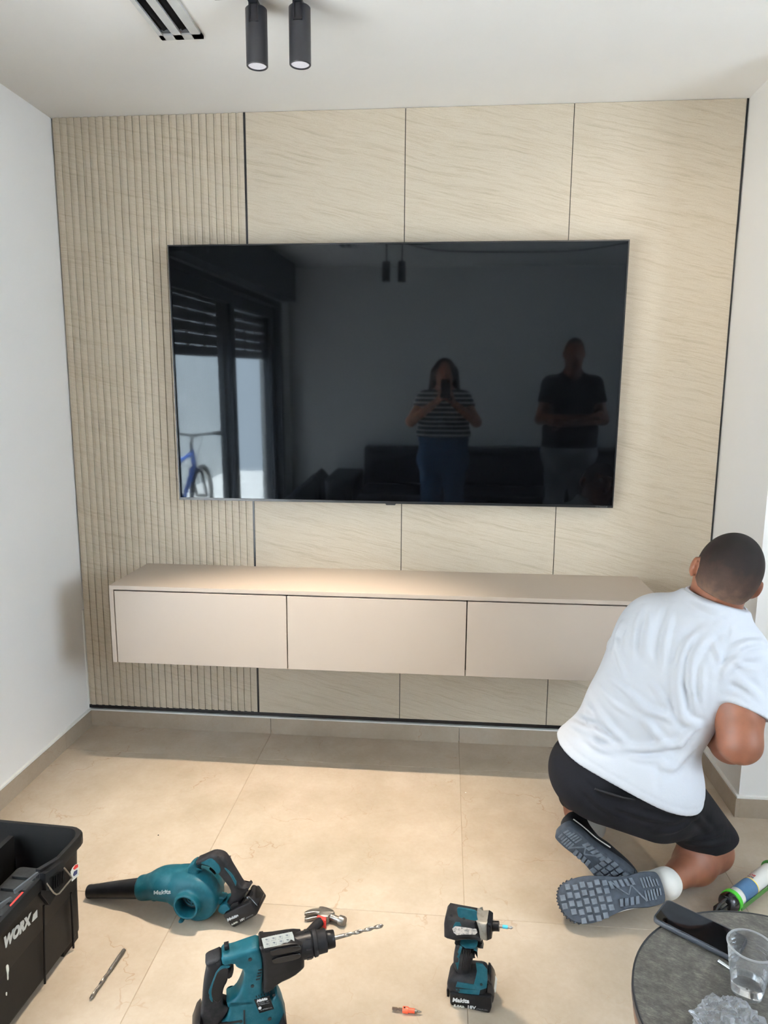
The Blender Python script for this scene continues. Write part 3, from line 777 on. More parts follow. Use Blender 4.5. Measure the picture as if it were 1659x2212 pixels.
# hair: a close crop, fading towards the neck
Hh=SDF(HC-.16,HC+.16,.0035); Hh.ell(HC,(.0842,.1052,.1042),HA,.0); Hh.ell(hp(0,-.014,-.040),(.068,.088,.062),HA,.02)
X,Y,Z=np.meshgrid(*Hh.ax,indexing='ij'); Q=np.stack([X-HC[0],Y-HC[1],Z-HC[2]],-1)
u_,f_,r_=Q@e2,Q@e3,Q@e1
cut=np.maximum(-(u_+.072-.55*np.maximum(f_+.03,0)+ .9*r_*r_/.08*.0),f_-.085-.15*u_)
cut=np.maximum(cut,np.minimum(f_-.062,.040-u_))
earz=((np.abs(r_)-.085)/.02)**2+((f_-.004)/.026)**2+((u_+.03)/.034)**2
Hh.D=np.maximum(Hh.D,np.maximum(cut,np.where(earz<1,(1-earz)*.02,-1)).astype(np.float32))
hm=N('cropped_dark_hair'); hm.set(.75,0,.25); hv=hm.geo()
dt=hm.n('ShaderNodeVectorMath',operation='DOT_PRODUCT'); hm.l(hv,dt.inputs[0]); dt.inputs[1].default_value=tuple(e2)
dd=hm.math('SUBTRACT',dt.outputs['Value'],float(HC@e2)); nz=hm.noise(hv,38,4).outputs[0]; fib=hm.noise(hv,900,1).outputs[0]
fac=hm.math('ADD',hm.math('MULTIPLY',dd,5.0),hm.math('ADD',.26,hm.math('MULTIPLY',nz,.5)))
hc=hm.ramp(fac,[(.08,srgb(104,80,66)),(.34,srgb(64,47,39)),(.66,srgb(32,22,19)),(1,srgb(20,14,13))])
hm.col(hm.mix(.5,hc,hm.ramp(fib,[(.35,(.6,.6,.6)),(.65,(1,1,1))]),'MULTIPLY')); hm.bump(fib,.5,.001)
M['crop']=hm.m
Hh.build('hair',M['crop'],man,0)
M['eye_white']=plain('eye_white',(.7,.7,.68,1),.2,var=0); M['iris']=plain('iris_brown',(.05,.025,.012,1),.2,var=0)
for s_ in (1,-1):
    ey_=MB().lathe([(-.011,.001),(-.008,.0078),(0,.011),(.008,.0078),(.011,.001)],hp(.033*s_,.086,.012),e3,14).wbuild('eye',M['eye_white'],man,True)
    MB().lathe([(.0,.005),(.0015,.0045),(.002,.001)],hp(.033*s_,.0955,.012),e3,12).wbuild('iris',M['iris'],ey_,True)
# T-shirt
T=SDF((1.9,-1.25,.3),(2.72,-.5,1.1),.0042)
for a,b,r in lev: T.cap(dep(*a),dep(*b),r,r,.07)
hemc=(dep(1284,1660,2.13)+dep(1416,1693,2.07))/2
T.cap(dep(1270,1668,2.14),dep(1418,1702,2.07),.128,.128,.06)
T.cap(shl[0],shl[1],.083,.083,.06)
nd=(nt-nb)/np.linalg.norm(nt-nb)
T.cap(shl[0]*.75+nb*.25,nb,.078,.078,.05); T.cap(shl[1]*.72+nb*.28,nb,.078,.078,.05); T.cap(nb-nd*.02,nb+nd*.07,.086,.080,.035)
srE=dep(1598,1548,1.95); slE=dep(1362,1412,2.24)
ax_=srE-shl[1]; ax_/=np.linalg.norm(ax_); axl=slE-shl[0]; axl/=np.linalg.norm(axl)
TS=SDF((1.9,-1.25,.3),(2.72,-.5,1.1),.0042)
TS.cap(shl[1],srE+ax_*.05,.080,.075,.0); TS.half(dep(1598,1531,1.93),ax_-CR*.42,.3)
TL=SDF((1.9,-1.25,.3),(2.72,-.5,1.1),.0042); TL.cap(shl[0],slE+axl*.05,.078,.076,.0); TL.half(slE+axl*.012,axl,.3)
for q in (TS,TL):
    hh_=np.maximum(.022-np.abs(T.D-q.D),0)/.022; T.D=np.minimum(T.D,q.D)-hh_*hh_*.022*.25
z5=lambda x,y:(1160+x/3.325,1120+y/3.325)
F1=[[(352,1240),(450,1410),(560,1540),(660,1625)],[(262,1340),(330,1400),(420,1440)],[(420,1645),(700,1650),(930,1632),(1080,1612)],[(660,1262),(780,1370),(900,1410),(985,1440)],[(985,1100),(1020,1300),(1060,1440),(1190,1500)],[(1250,760),(1090,890),(1030,1080),(1040,1330)],[(1340,740),(1180,900),(1110,1060),(1120,1240)],[(860,1745),(960,1790),(1040,1720),(1130,1640)],[(1630,965),(1470,1000),(1370,1080),(1320,1140)],[(1620,890),(1500,900),(1430,950)],[(300,1470),(460,1560),(560,1610)],[(760,1430),(850,1540),(900,1600)],[(1160,1480),(1060,1580),(1020,1660)],[(600,760),(570,860),(555,960)],[(200,1430),(300,1500),(420,1590)],[(820,700),(800,850),(790,1000)],[(1100,560),(1200,620),(1300,650)],[(1430,1150),(1520,1220),(1600,1290)]]
T.crease([[z5(*p) for p in L_] for L_ in F1],.0108,.0110,.55)
F2=[[(560,820),(590,1000),(640,1180)],[(900,600),(850,820),(830,1050)],[(980,620),(930,860),(900,1120)],[(760,640),(700,820),(690,1000)],[(500,1130),(640,1240),(760,1320)],[(440,1200),(560,1330),(700,1420)],[(820,1180),(900,1290),(960,1400)],[(1080,1120),(1120,1280),(1150,1400)],[(1180,1000),(1190,1180),(1180,1360)],[(300,1560),(440,1640),(560,1690)],[(620,1700),(780,1730),(900,1720)],[(1400,1000),(1480,1060),(1590,1080)],[(1350,1230),(1450,1250),(1560,1330)],[(1240,840),(1300,960),(1320,1080)],[(330,1350),(380,1480),(520,1600)],[(1010,1680),(1080,1640),(1160,1540)]]
T.crease([[z5(*p) for p in L_] for L_ in F2],.0058,.0080,.6)
T.crease([[z5(*p) for p in L_] for L_ in ([(1375,745),(1372,850),(1345,1010),(1300,1150),(1285,1270)],[(870,1745),(866,1850),(862,1945)])],-.0045,.006,.0)
hn=dep(1400,1560,2.08)-dep(1350,1650,2.12); hn/=np.linalg.norm(hn)
pn_=-hn+CR*.06; pn_/=np.linalg.norm(pn_); pp_=dep(1352,1693,2.02)
X,Y,Z=np.meshgrid(*T.ax,indexing='ij'); dp_=(X-pp_[0])*pn_[0]+(Y-pp_[1])*pn_[1]+(Z-pp_[2])*pn_[2]; T.D+=(.0016*np.exp(-((dp_+.024)/.003)**2)).astype(np.float32)
T.half(pp_,pn_,None,.008)
nd=(nt-nb)/np.linalg.norm(nt-nb); T.half(nb+nd*.043,nd+CW*.10,.15,.004)
T.shell(.019)
T.build('shirt',M['shirt'],man,3)
ring=[]; nc=nb+nd*.042; a1=np.cross(nd,CW); a1/=np.linalg.norm(a1); a2=np.cross(nd,a1)
for q in range(28):
    an=2*math.pi*q/28; ring.append(nc+(a1*math.cos(an)*.0815+a2*math.sin(an)*.080))
MB().tube(ring,.0062,8,True).wbuild('collar',M['shirt'],man,True)
# shorts
G=SDF((1.9,-1.15,.02),(2.72,-.4,.62),.0045)
G.cap(dep(1276,1664,2.13),dep(1414,1700,2.09),.114,.112,.05); G.cap(dep(1312,1706,2.13),dep(1420,1742,2.11),.098,.100,.05)
G.cap(hR,kR+np.array([.0,.0,.035]),.102,.080,.05); G.cap(hL,kL+np.array([0,0,.03]),.108,.082,.05)
G.crease([[(1300,1712),(1370,1722),(1440,1726)],[(1505,1760),(1470,1790),(1420,1800)],[(1560,1800),(1520,1812),(1480,1815)],[(1250,1690),(1300,1740),(1350,1770)],[(1575,1815),(1530,1825),(1490,1822)],[(1300,1735),(1400,1765),(1470,1775)],[(1460,1720),(1500,1760),(1540,1800)]],.006,.010)
G.half(dep(1520,1864,2.17),np.array([.12,-.1,-1]),.27,.006); G.half(kL+np.array([0,.0,.02]),np.array([.1,-.25,-1]),.14)
hz=hemc+hn*.045; G.half(hz,hn)
G.build('shorts',M['shorts'],man,3)
pk=SDF((2.3,-1.1,.25),(2.6,-.7,.5),.004); pk.cap(dep(1502,1688,2.12),dep(1512,1712,2.12),.022,.018,.0); pk.cap(dep(1490,1700,2.10),dep(1505,1722,2.10),.02,.014,.02)
pk.build('pocket',M['shorts'],man)
MB().tube([dep(1510,1722,2.055),dep(1514,1735,2.055),dep(1510,1750,2.06)],[.0022,.0018,.0028],6).wbuild('zip_pull',plain('zip_grey',srgb(120,120,122),.5),man,True)
MB().tube(catmull([dep(1285,1704,2.0),dep(1310,1712,1.995),dep(1345,1722,1.99),dep(1372,1726,1.99)],3),.003,6).wbuild('pocket_zip',plain('zip_black',(.004,.004,.005,1),.3),man,True)
# socks
for a,b,c_,d_,f_end in ((aR,kR,.0365,dep(1440,1915,2.11),rheel+np.array([-.03,.06,-.035])),(aL,kL,.0440,dep(1262,1800,2.24),lheel+np.array([.05,.05,-.02]))):
    ln2=.020 if a is aR else .05; dv=(b-a)/np.linalg.norm(b-a); S=SDF(a-.15,a+.15,.004); S.cap(a+dv*(ln2+.03),a,c_,c_,.0); S.cap(a,d_,c_,.033,.02); S.cap(a,f_end,c_,.031,.02); S.half(a+dv*ln2,dv,None,.008); 
    S.half((2,-1,.006),(0,0,-1)); S.build('sock',M['sock'],man)
upR,atR,fR=shoe(man,rheel,rtoe,rn,1,1.14)
pN,tN=SHOE['S'].surf(1395,1982)
if pN is not None:
    pN=pN-ray(1395,1982)*.004; lettering('logo','NIKE',.011,pN,-CR*.93+CU*.25,-CU-CR*.2,M['shoe_line'],upR,0,.0004)
upL,atL,fL=shoe(man,lheel,ltoe,ln_,-1)
# ------------------------------------------------------------------ power tools on the floor
def worn(name,c,dust,amt,rough=.5,sc=34,spec=.22):
    q=N(name); q.set(rough,0,spec); v=q.obj(); n1=q.noise(v,sc,6,.65).outputs[0]; n2=q.noise(v,sc*6,3).outputs[0]
    f=q.math('MULTIPLY',q.ramp(n1,[(.46,(0,0,0)),(.72,(1,1,1))]),amt); q.col(q.mix(f,c,dust)); q.bump(n2,.15,.0004); return q.m
TEAL=srgb(8,68,80)
M['teal']=worn('teal_plastic',TEAL,srgb(58,106,112),.40,.45)
M['rubber']=worn('black_rubber_dusty',(.0075,.0075,.009,1),srgb(84,80,78),.26,.62,26)
M['blackp']=worn('black_plastic',(.005,.005,.006,1),srgb(64,64,66),.14,.35,30)
M['gloss']=plain('gloss_black_plastic',(.006,.006,.007,1),.16,0,.5,0)
M['steel']=worn('worn_steel',srgb(150,146,140),srgb(92,84,78),.6,.34); M['steel'].node_tree.nodes['Principled BSDF'].inputs['Metallic'].default_value=.9
M['alu']=worn('scuffed_aluminium',srgb(158,154,146),srgb(110,105,98),.7,.5,60); M['alu'].node_tree.nodes['Principled BSDF'].inputs['Metallic'].default_value=.6
M['white_print']=plain('white_print',srgb(226,228,228),.5,var=0)
M['grey_print']=plain('grey_small_print',srgb(120,122,124),.5,var=0)
M['white_label']=plain('white_label',srgb(214,214,204),.45,var=.03)
M['hole']=plain('hole_shade_and_print',(.004,.004,.005,1),.8,var=0)  # near-black paints the shade inside holes and slots; also used for black print
M['red']=plain('red_plastic',srgb(196,48,40),.45)
class Plane:
    def __init__(s,O,deg):
        s.O=np.array(O,float); t=math.radians(deg); s.a=np.array([math.cos(t),math.sin(t),0]); s.n=np.array([-math.sin(t),math.cos(t),0]); s.rz=t
    def L(s,u,v,off=0.0):
        q=ray(u,v); t=(off-(CAM_POS-s.O)@s.n)/(q@s.n); P=CAM_POS+q*t; return np.array([(P-s.O)@s.a,P[2]])
    def P3(s,u,v,off=0.0):
        p=s.L(u,v,off); return np.array([p[0],off,p[1]])
    def prof(s,pts,conv,half=0.0,rnd=.6,mid=0.0):
        uv=[conv(*p) for p in pts]; Q=np.array([s.L(u,v,mid) for u,v in uv]); n=len(Q)
        area=np.sum(Q[:,0]*np.roll(Q[:,1],-1)-np.roll(Q[:,0],-1)*Q[:,1]); sg=1 if area>0 else -1
        out=[]
        for i in range(n):
            e=Q[(i+1)%n]-Q[i-1]; e/=np.linalg.norm(e)+1e-9; nz=-e[0]*sg      # upward part of the outward normal
            out.append(s.L(*uv[i],mid+half*rnd*nz))
        return np.array(out)
def txt_on(pl,name,body,conv,p0,p1,hgt,off,mat,parent,shear=.0,bold=0.0):
    """lettering on a vertical side face, from pixel p0 to pixel p1 along its base line"""
    a=pl.P3(*conv(*p0),off); b=pl.P3(*conv(*p1),off); r=b-a; up=np.cross(np.array([0,1,0]),r)*-1
    up=np.array([-r[2],0,r[0]])
    return lettering(name,body,hgt,a,r,up,mat,parent,shear,bold,1.0,float(np.linalg.norm(r)))
def wordmark(pl,conv,p0,p1,hgt,off,parent): return txt_on(pl,'logo','Makita',conv,p0,p1,hgt,off,M['white_print'],parent,.25,.0006)

# ---- cordless blower
bl=Plane((.908,-1.128,0),-5.6); zb=lambda x,y:(180+x/3.95,1820+y/3.95); zA=lambda x,y:(380+x/7.541,1820+y/7.541)
blow=thing('leaf_blower','teal and black cordless blower with a long black nozzle lying on the tiles','blower',tuple(bl.O),bl.rz)
tip=bl.P3(*zb(50,418)); col_=bl.P3(*zb(492,388)); d=col_-tip; Ln=np.linalg.norm(d); tip[2]=max(tip[2],.0205)
MB().lathe([(.006,.0155),(0,.0165),(0,.0195),(.006,.0202),(.010,.0192),(Ln*.5,.0245),(Ln+.01,.0295),(Ln+.01,.02)],tip,col_-tip,32,False).build('nozzle',M['blackp'],blow,True)
MB().lathe([(.010,.0158),(.012,.001)],tip,col_-tip,24,False).build('nozzle_shade',M['hole'],blow)  # dark plug in place of the shade down the nozzle
S=SDF((-.23,-.10,-.005),(.10,.16,.16),.0024)
c0=bl.L(*zb(945,517),-.037); R0=.064
c0=np.array([c0[0],max(c0[1],R0+.002)])
circ=[(c0[0]+R0*math.cos(t),c0[1]+R0*math.sin(t)) for t in np.linspace(0,2*math.pi,40,endpoint=False)]
S.ext(circ,-.037,.037,.010,.0)
k1=bl.P3(*zb(560,380)); k2=bl.P3(*zb(700,345)); k3=bl.P3(*zb(830,350))
S.cap(k1,k2,.033,.034,.0); S.cap(k2,k3,.034,.036,.05); S.cap(k3,np.array([c0[0]+.0,0,c0[1]+.022]),.036,.038,.05)
S.cap(bl.P3(*zb(520,383)),k1,.0355,.0355,.0); S.cap(bl.P3(*zb(585,370)),bl.P3(*zb(592,368)),.0365,.0365,.003)
S.half(bl.P3(*zb(487,388)),-(col_-tip)*-1*-1,.06)
ic=bl.P3(*zb(868,560),-.070); S.cap((ic[0],-.03,ic[2]),(ic[0],-.066,ic[2]),.0385,.0375,.006); S.half((ic[0],-.070,ic[2]),(0,-1,0),.06)
S.cap((ic[0],-.02,ic[2]),(ic[0],-.09,ic[2]),.030,.0315,.0,True)
S.cap((c0[0]+.012,.02,c0[1]+.012),(c0[0]+.012,.118,c0[1]+.012),.044,.040,.008); S.half((c0[0],.125,c0[1]),(0,1,0),.08)
for p,o in ((zb(870,262),.0),(zb(1118,560),.0),(zb(620,462),-.01),(zb(845,655),-.03)):
    q=bl.P3(*p,o); S.cap(q+[0,-.009,0],q+[0,.016,0],.0072,.0072,.004)
S.build('housing',M['teal'],blow,1,True)
g=MB()
gc=np.array([ic[0],-.030,ic[2]])
for r_ in (.021,.012): g.tube([gc+np.array([r_*math.cos(t),0,r_*math.sin(t)]) for t in np.linspace(0,2*math.pi,24,endpoint=False)],.0022,6,True)
for t in (.5,2.6,4.7): g.box((gc[0]-.0018,-.032,gc[2]-.0018),(gc[0]+.0018,-.028,gc[2]+.0018)); g.tube([gc,gc+np.array([.024*math.cos(t),0,.024*math.sin(t)])],.0022,6)
g.lathe([(0,.006),(.003,.005)],gc+[0,.002,0],(0,-1,0),14)
g.build('intake_grille',M['teal'],blow,True)
MB().lathe([(0,.0318),(.002,.031)],(ic[0],-.026,ic[2]),(0,-1,0),30).build('intake_shade',M['hole'],blow)  # dark disc paints the shade at the bottom of the intake
e=MB(); mc=np.array([c0[0]+.012,0,c0[1]+.012])
e.lathe([(.110,.0405),(.128,.039),(.136,.034),(.138,.002)],mc,(0,1,0),28,False)
for q in range(10):
    t=2*math.pi*q/10; e.box((mc[0]+.032*math.cos(t)-.002,.128,mc[2]+.032*math.sin(t)-.002),(mc[0]+.032*math.cos(t)+.002,.1395,mc[2]+.032*math.sin(t)+.002))
e.build('motor_cap',M['blackp'],blow,True)
def part(pl,name,pts,conv,half,mat,parent,r=.004,rnd=.6,mid=0.0,sm=1,seg=3):
    Q=pl.prof(pts,conv,half,rnd,mid); 
    if sm: Q=smooth_poly(Q,sm)
    return MB().prism(Q,mid-half,mid+half,r,seg).build(name,mat,parent,True,50)
def inlay(pl,name,pts,conv,off,mat,parent,t=.0012,sm=1,both=True):
    Q=np.array([pl.L(*conv(*p),off) for p in pts]); Q=smooth_poly(Q,sm) if sm else Q
    return MB().prism(Q,off-t,off+.003,.0006,1).build(name,mat,parent,True,40)
H1=[(215,490),(215,430),(240,330),(300,265),(362,238),(366,328),(440,348),(400,372),(380,420),(395,500),(420,575),(330,560),(240,520)]
part(bl,'front_strut',H1,zA,.016,M['teal'],blow,.006)
H2=[(355,240),(450,195),(560,145),(640,112),(740,120),(812,165),(850,230),(900,320),(1000,480),(1100,640),(1150,655),(1215,650),(1232,690),(1180,760),(1090,900),(1010,985),(900,1015),(835,970),(845,920),(900,870),(927,810),(900,720),(800,600),(700,490),(640,440),(540,372),(440,350),(362,330)]
part(bl,'handle',H2,zA,.0175,M['rubber'],blow,.008)
H3=[(400,330),(470,300),(545,258),(605,262),(735,400),(720,500),(660,500),(640,460),(575,395),(520,368),(440,350)]
inlay(bl,'trigger_panel',H3,zA,-.0178,M['teal'],blow,.0018)
part(bl,'trigger',[(555,385),(600,400),(640,450),(668,500),(625,508),(585,440)],zA,.009,M['blackp'],blow,.002)
inlay(bl,'grip_inlay',[(780,405),(830,425),(930,540),(950,585),(990,650),(975,720),(950,650),(900,560),(850,490)],zA,-.0177,M['teal'],blow,.0014)
part(bl,'battery_foot',[(735,1020),(770,930),(850,850),(930,880),(1010,985),(1095,900),(1050,1000),(1040,1035),(800,1145),(765,1090)],zA,.027,M['teal'],blow,.005)
inlay(bl,'foot_label_strip',[(880,1040),(930,985),(1010,975),(1025,1035),(900,1085)],zA,-.0272,M['rubber'],blow,.0010,0)
part(bl,'rear_strut',[(600,780),(650,788),(850,842),(790,905),(740,1015),(690,985),(600,950)],zA,.014,M['teal'],blow,.005)
part(bl,'battery_slide',[(1040,1030),(1100,905),(1180,800),(1235,715),(1300,760),(1350,850),(1400,960),(1320,1010),(1195,985)],zA,.028,M['gloss'],blow,.005)
bt=part(bl,'battery',[(765,1205),(790,1165),(1180,975),(1215,985),(1330,1150),(1310,1190),(950,1388),(905,1375)],zA,.0375,M['blackp'],blow,.005,0.0,0.0,1)
# (front face was measured at the near side, so build it there)
Q=np.array([bl.L(*zA(*p),-.0375) for p in [(765,1205),(790,1165),(1180,975),(1215,985),(1330,1150),(1310,1190),(950,1388),(905,1375)]])
bpy.data.objects.remove(bt); Q[:,1]=np.maximum(Q[:,1],.002); bt=MB().prism(round_poly(Q,.004,2),-.0375,.0375,.004,2).build('battery',M['blackp'],blow,True,40)
q0=bl.L(*zA(1250,860),0); q1=bl.L(*zA(1345,985),0); dq=(q1-q0)/np.linalg.norm(q1-q0); nq=np.array([-dq[1],dq[0]]); nq=nq if nq[0]>0 else -nq
MB().prism([q0+nq*.002-dq*.004,q0+dq*.012+nq*.002,q0+dq*.012+nq*.007,q0-dq*.004+nq*.007],-.020,.020,.001,1).build('release_button',M['white_label'],blow)
wordmark(bl,zA,(842,1285),(1025,1198),.011,-.0379,blow)
txt_on(bl,'rating','6.0Ah',zA,(908,1350),(1010,1300),.0065,-.0379,M['white_label'],blow,.2,.0003)
txt_on(bl,'rating','18V',zA,(1045,1292),(1125,1252),.0085,-.0379,M['white_print'],blow,.2,.0002)
txt_on(bl,'rating','LITHIUM-ION',zA,(1138,1245),(1262,1182),.0045,-.0379,M['grey_print'],blow,.2)
wm_=wordmark(bl,zb,(612,424),(770,402),.0155,-.0378,blow)
for v in wm_.data.vertices:                     # print follows the curved housing
    ix=int(round((v.co.x-S.lo[0])/S.h)); iz=int(round((v.co.z-S.lo[2])/S.h)); c_=np.where(S.D[ix,:,iz]<0)[0]
    if len(c_): v.co.y=S.ax[1][c_[0]]-.0024
for p,o in ((zA(685,240),-.0176),(zA(350,348),-.0162),(zA(1035,785),-.0176)):
    q=bl.P3(*p,o); MB().lathe([(0,.0036),(.0012,.0036)],q+[0,.0008,0],(0,-1,0),14).build('screw_hole',M['hole'],blow)

# ---- SDS rotary hammer drill
dr=Plane((1.19,-1.5,0),18); zC=lambda x,y:(410+x/7.213,1990+y/7.213); zD=lambda x,y:(400+x/3.687,1950+y/3.687)
dril=thing('rotary_hammer_drill','large teal and black rotary hammer drill standing upright with a long masonry bit','drill',tuple(dr.O),dr.rz)
part(dr,'body',[(478,432),(640,380),(900,285),(1068,245),(1110,400),(1142,560),(1132,750),(1115,970),(1150,1085),(1270,1060),(1330,950),(1400,1090),(1450,1230),(1485,1420),(1490,1720),(475,1720),(480,1480),(570,1380),(610,1290),(598,1190),(560,1140),(610,1095),(710,1040),(780,940),(830,800),(856,690),(722,668),(690,610),(512,640)],zC,.025,M['teal'],dril,.008,.5,0,1)
part(dr,'handle',[(238,590),(252,540),(300,490),(400,445),(486,430),(516,600),(500,650),(620,668),(640,700),(596,770),(590,870),(540,960),(508,1060),(500,1180),(590,1200),(608,1300),(530,1450),(484,1500),(476,1720),(172,1720),(160,1400),(190,1280),(200,1100),(222,900),(262,700),(276,680)],zC,.0205,M['rubber'],dril,.009,.5)
inlay(dr,'grip_panel',[(600,735),(520,730),(440,780),(390,900),(345,1040),(335,1140),(365,1230),(440,1270),(500,1200),(505,1060),(540,960),(588,870)],zC,-.0210,M['blackp'],dril,.0012)
inlay(dr,'grip_inlay',[(640,690),(600,735),(520,728),(440,778),(388,900),(343,1040),(335,1140),(362,1225),(352,1270),(300,1195),(310,1150),(286,1110),(322,1010),(370,880),(420,765),(500,690)],zC,-.0208,M['teal'],dril,.0010)
part(dr,'trigger',[(620,660),(690,665),(672,800),(640,865),(588,872),(598,760)],zC,.010,M['blackp'],dril,.003)
GH=[(580,268),(645,258),(850,226),(905,236),(932,260),(945,440),(935,485),(862,560),(740,615),(692,665),(632,692),(610,640),(618,500),(602,350)]
part(dr,'gear_housing',GH,zD,.031,M['blackp'],dril,.010,.5,0,1)
for pts in ([(672,372),(900,330),(925,345),(920,372),(700,418),(676,402)],[(690,440),(905,392),(925,410),(905,440),(720,480),(692,470)]):
    inlay(dr,'housing_rib',pts,zD,-.0315,M['gloss'],dril,.004,1)
a=dr.P3(*zD(925,342)); b=dr.P3(*zD(1190,283)); ax=b-a; La=np.linalg.norm(ax)
ch=MB().lathe([(-.02,.030),(La*.05,.0305),(La*.30,.031),(La*.32,.028),(La*.34,.0275)],a,ax,32); ch.build('mode_collar',M['blackp'],dril,True)
MB().lathe([(La*.34,.0285),(La*.36,.0305),(La*.46,.0295),(La*.48,.027),(La*.50,.0265),(La*.74,.0255),(La*.76,.022)],a,ax,32).build('chuck_sleeve',M['rubber'],dril,True)
MB().lathe([(La*.76,.0195),(La*.80,.0205),(La*.97,.0195),(La,.0175),(La*1.005,.006)],a,ax,32).build('chuck_nose',M['blackp'],dril,True)
for q in range(9):
    t=2*math.pi*q/9; u_=ax/La; a1_=np.array([0,1,0.]); b1_=np.cross(u_,a1_); pp=a+u_*La*.12+(a1_*math.cos(t)+b1_*math.sin(t))*.0305
    MB().tube([pp,pp+u_*La*.15],.0022,6).build('collar_rib',M['rubber'],dril,True)
def drill_bit(mb,o,d,L,r,shank=.3,turns=6,n=16,m=90):
    o=np.array(o,float);d=np.array(d,float);d/=np.linalg.norm(d); a1=np.cross(d,[0,0,1]); a1/=np.linalg.norm(a1); b1=np.cross(d,a1)
    V=[];F=[]
    for k in range(m+1):
        t=k/m; s_=t*L
        for i in range(n):
            q=2*math.pi*i/n
            if t<shank: rr=r*1.05
            else:
                ph=q*2-(t-shank)*turns*2*math.pi; rr=r*(.74+.26*max(-.6,min(1,1.6*math.cos(ph)+.3)))
                if t>.97: rr*=max(.15,(1-t)/.03)
            V.append(o+d*s_+(a1*math.cos(q)+b1*math.sin(q))*rr)
    for k in range(m):
        for i in range(n): F.append((k*n+i,k*n+(i+1)%n,(k+1)*n+(i+1)%n,(k+1)*n+i))
    F.append(tuple(range(n-1,-1,-1))); F.append(tuple(m*n+i for i in range(n)))
    mb.add(V,F); return mb
bt_=dr.P3(*zD(1580,181)); drill_bit(MB(),b-ax/La*.01,bt_-b,np.linalg.norm(bt_-b)+.01,.0046,.26,5).build('bit',M['steel'],dril,True)
part(dr,'battery',[(34,1640),(100,1450),(165,1375),(230,1560),(475,1640),(1010,1640),(1010,2330),(34,2330)],zC,.0375,M['blackp'],dril,.006,0,0,0)
MB().prism([dr.L(*zC(36,1590),0),dr.L(*zC(130,1485),0),dr.L(*zC(160,1500),0),dr.L(*zC(160,1700),0),dr.L(*zC(36,1700),0)],-.038,-.030,.0005,1).build('battery_label',M['white_label'],dril)
part(dr,'motor_base',[(1010,1730),(1050,1625),(1200,1590),(1330,1560),(1400,1400),(1450,1300),(1495,1440),(1502,1720),(1500,2330),(1010,2330)],zC,.036,M['rubber'],dril,.006,0,0,0)
lbl=[(608,285),(700,262),(850,232),(862,262),(870,306),(845,292),(815,318),(790,318),(760,336),(720,345),(628,364)]
Ql=[dr.P3(*zD(*p),-.030) for p in lbl]; nl=np.array([0,-.72,.69])
mb=MB(); top=[p+nl*.0045 for p in Ql]; nn_=len(Ql); mb.add([p-nl*.002 for p in Ql]+top,[tuple(range(nn_)),tuple(range(2*nn_-1,nn_-1,-1))]+[(i,(i+1)%nn_,nn_+(i+1)%nn_,nn_+i) for i in range(nn_)])
lb=mb.build('warning_label',M['white_label'],dril)
pr=MB()
for i in range(4):
    for j in range(2):
        p0=dr.P3(*zD(640+i*54-j*(-6),292+j*36-i*11.5),-.030)+nl*.0047
        w1=(dr.P3(*zD(668+i*54,286-i*11.5),-.030)-dr.P3(*zD(640+i*54,292-i*11.5),-.030)); w1/=np.linalg.norm(w1); h1=np.cross(nl,w1); h1/=np.linalg.norm(h1); h1*=1 if h1[2]>0 else -1
        def rr_(cx,cy,w_,h_): 
            c_=p0+w1*cx+h1*cy; V_=[c_-w1*w_-h1*h_,c_+w1*w_-h1*h_,c_+w1*w_+h1*h_,c_-w1*w_+h1*h_]; pr.add(V_+[v_-nl*.0006 for v_ in V_],[(0,1,2,3),(7,6,5,4),(0,4,5,1),(1,5,6,2),(2,6,7,3),(3,7,4,0)])
        rr_(.0018,0,.0026,.0016); rr_(-.0006,.0018,.0012,.0012); rr_(.003,-.0022,.0016,.0006)
        rr_(.0072,0,.00025,.0062); rr_(.002,-.0058,.0055,.00025)
if pr.v: pr.build('pictograms',M['grey_print'],lb)
npq=[(1003,1222),(1240,1165),(1312,1365),(1085,1435)]
inlay(dr,'name_plate',npq,zC,-.0252,M['blackp'],dril,.0008,0)
wordmark(dr,zC,(1045,1262),(1215,1218),.0085,-.0263,dril)
for p0,p1,tx in (((1050,1295),(1235,1250),'DHR242  18V'),((1065,1318),(1240,1278),'0-950/min'),((1100,1395),(1280,1352),'Made for concrete')):
    txt_on(dr,'plate_text',tx if 'Made' not in tx else '0-4700/min',zC,p0,p1,.0042,-.0263,M['grey_print'],dril)
q=dr.P3(*zC(1092,1352),-.0262); MB().lathe([(0,.0038),(.0005,.0038)],q,(0,-1,0),16).build('plate_mark',M['white_print'],dril)
for x,y,r_ in ((940,595,.0045),(975,1010,.004),(1310,1150,.0036),(1245,1520,.0045),(795,1560,.004),(440,665,.004)):
    q=dr.P3(*zC(x,y),-.0252 if x>450 else -.021); MB().lathe([(0,r_),(.0014,r_)],q+[0,.0005,0],(0,-1,0),14).build('screw_hole',M['hole'],dril)
for i in range(6):
    x,y=1035+i*41,1178-i*14; q=[dr.L(*zC(x-8,y-14),-.025),dr.L(*zC(x+6,y-18),-.025),dr.L(*zC(x+14,y+12),-.025),dr.L(*zC(x,y+16),-.025)]
    MB().prism(q,-.0258,-.024,0).build('vent_slot',M['hole'],dril)
for i in range(4):
    x,y=1030+i*12,900-i*48; q=[dr.L(*zC(x,y),-.025),dr.L(*zC(x+62,y-14),-.025),dr.L(*zC(x+66,y+4),-.025),dr.L(*zC(x+4,y+18),-.025)]
    MB().prism(q,-.0262,-.024,0).build('side_vent',M['hole'],dril)
q=[dr.L(*zC(835,1385),-.025),dr.L(*zC(860,1380),-.025),dr.L(*zC(865,1640),-.025),dr.L(*zC(838,1640),-.025)]; MB().prism(q,-.0262,-.024,0).build('depth_slot',M['hole'],dril)
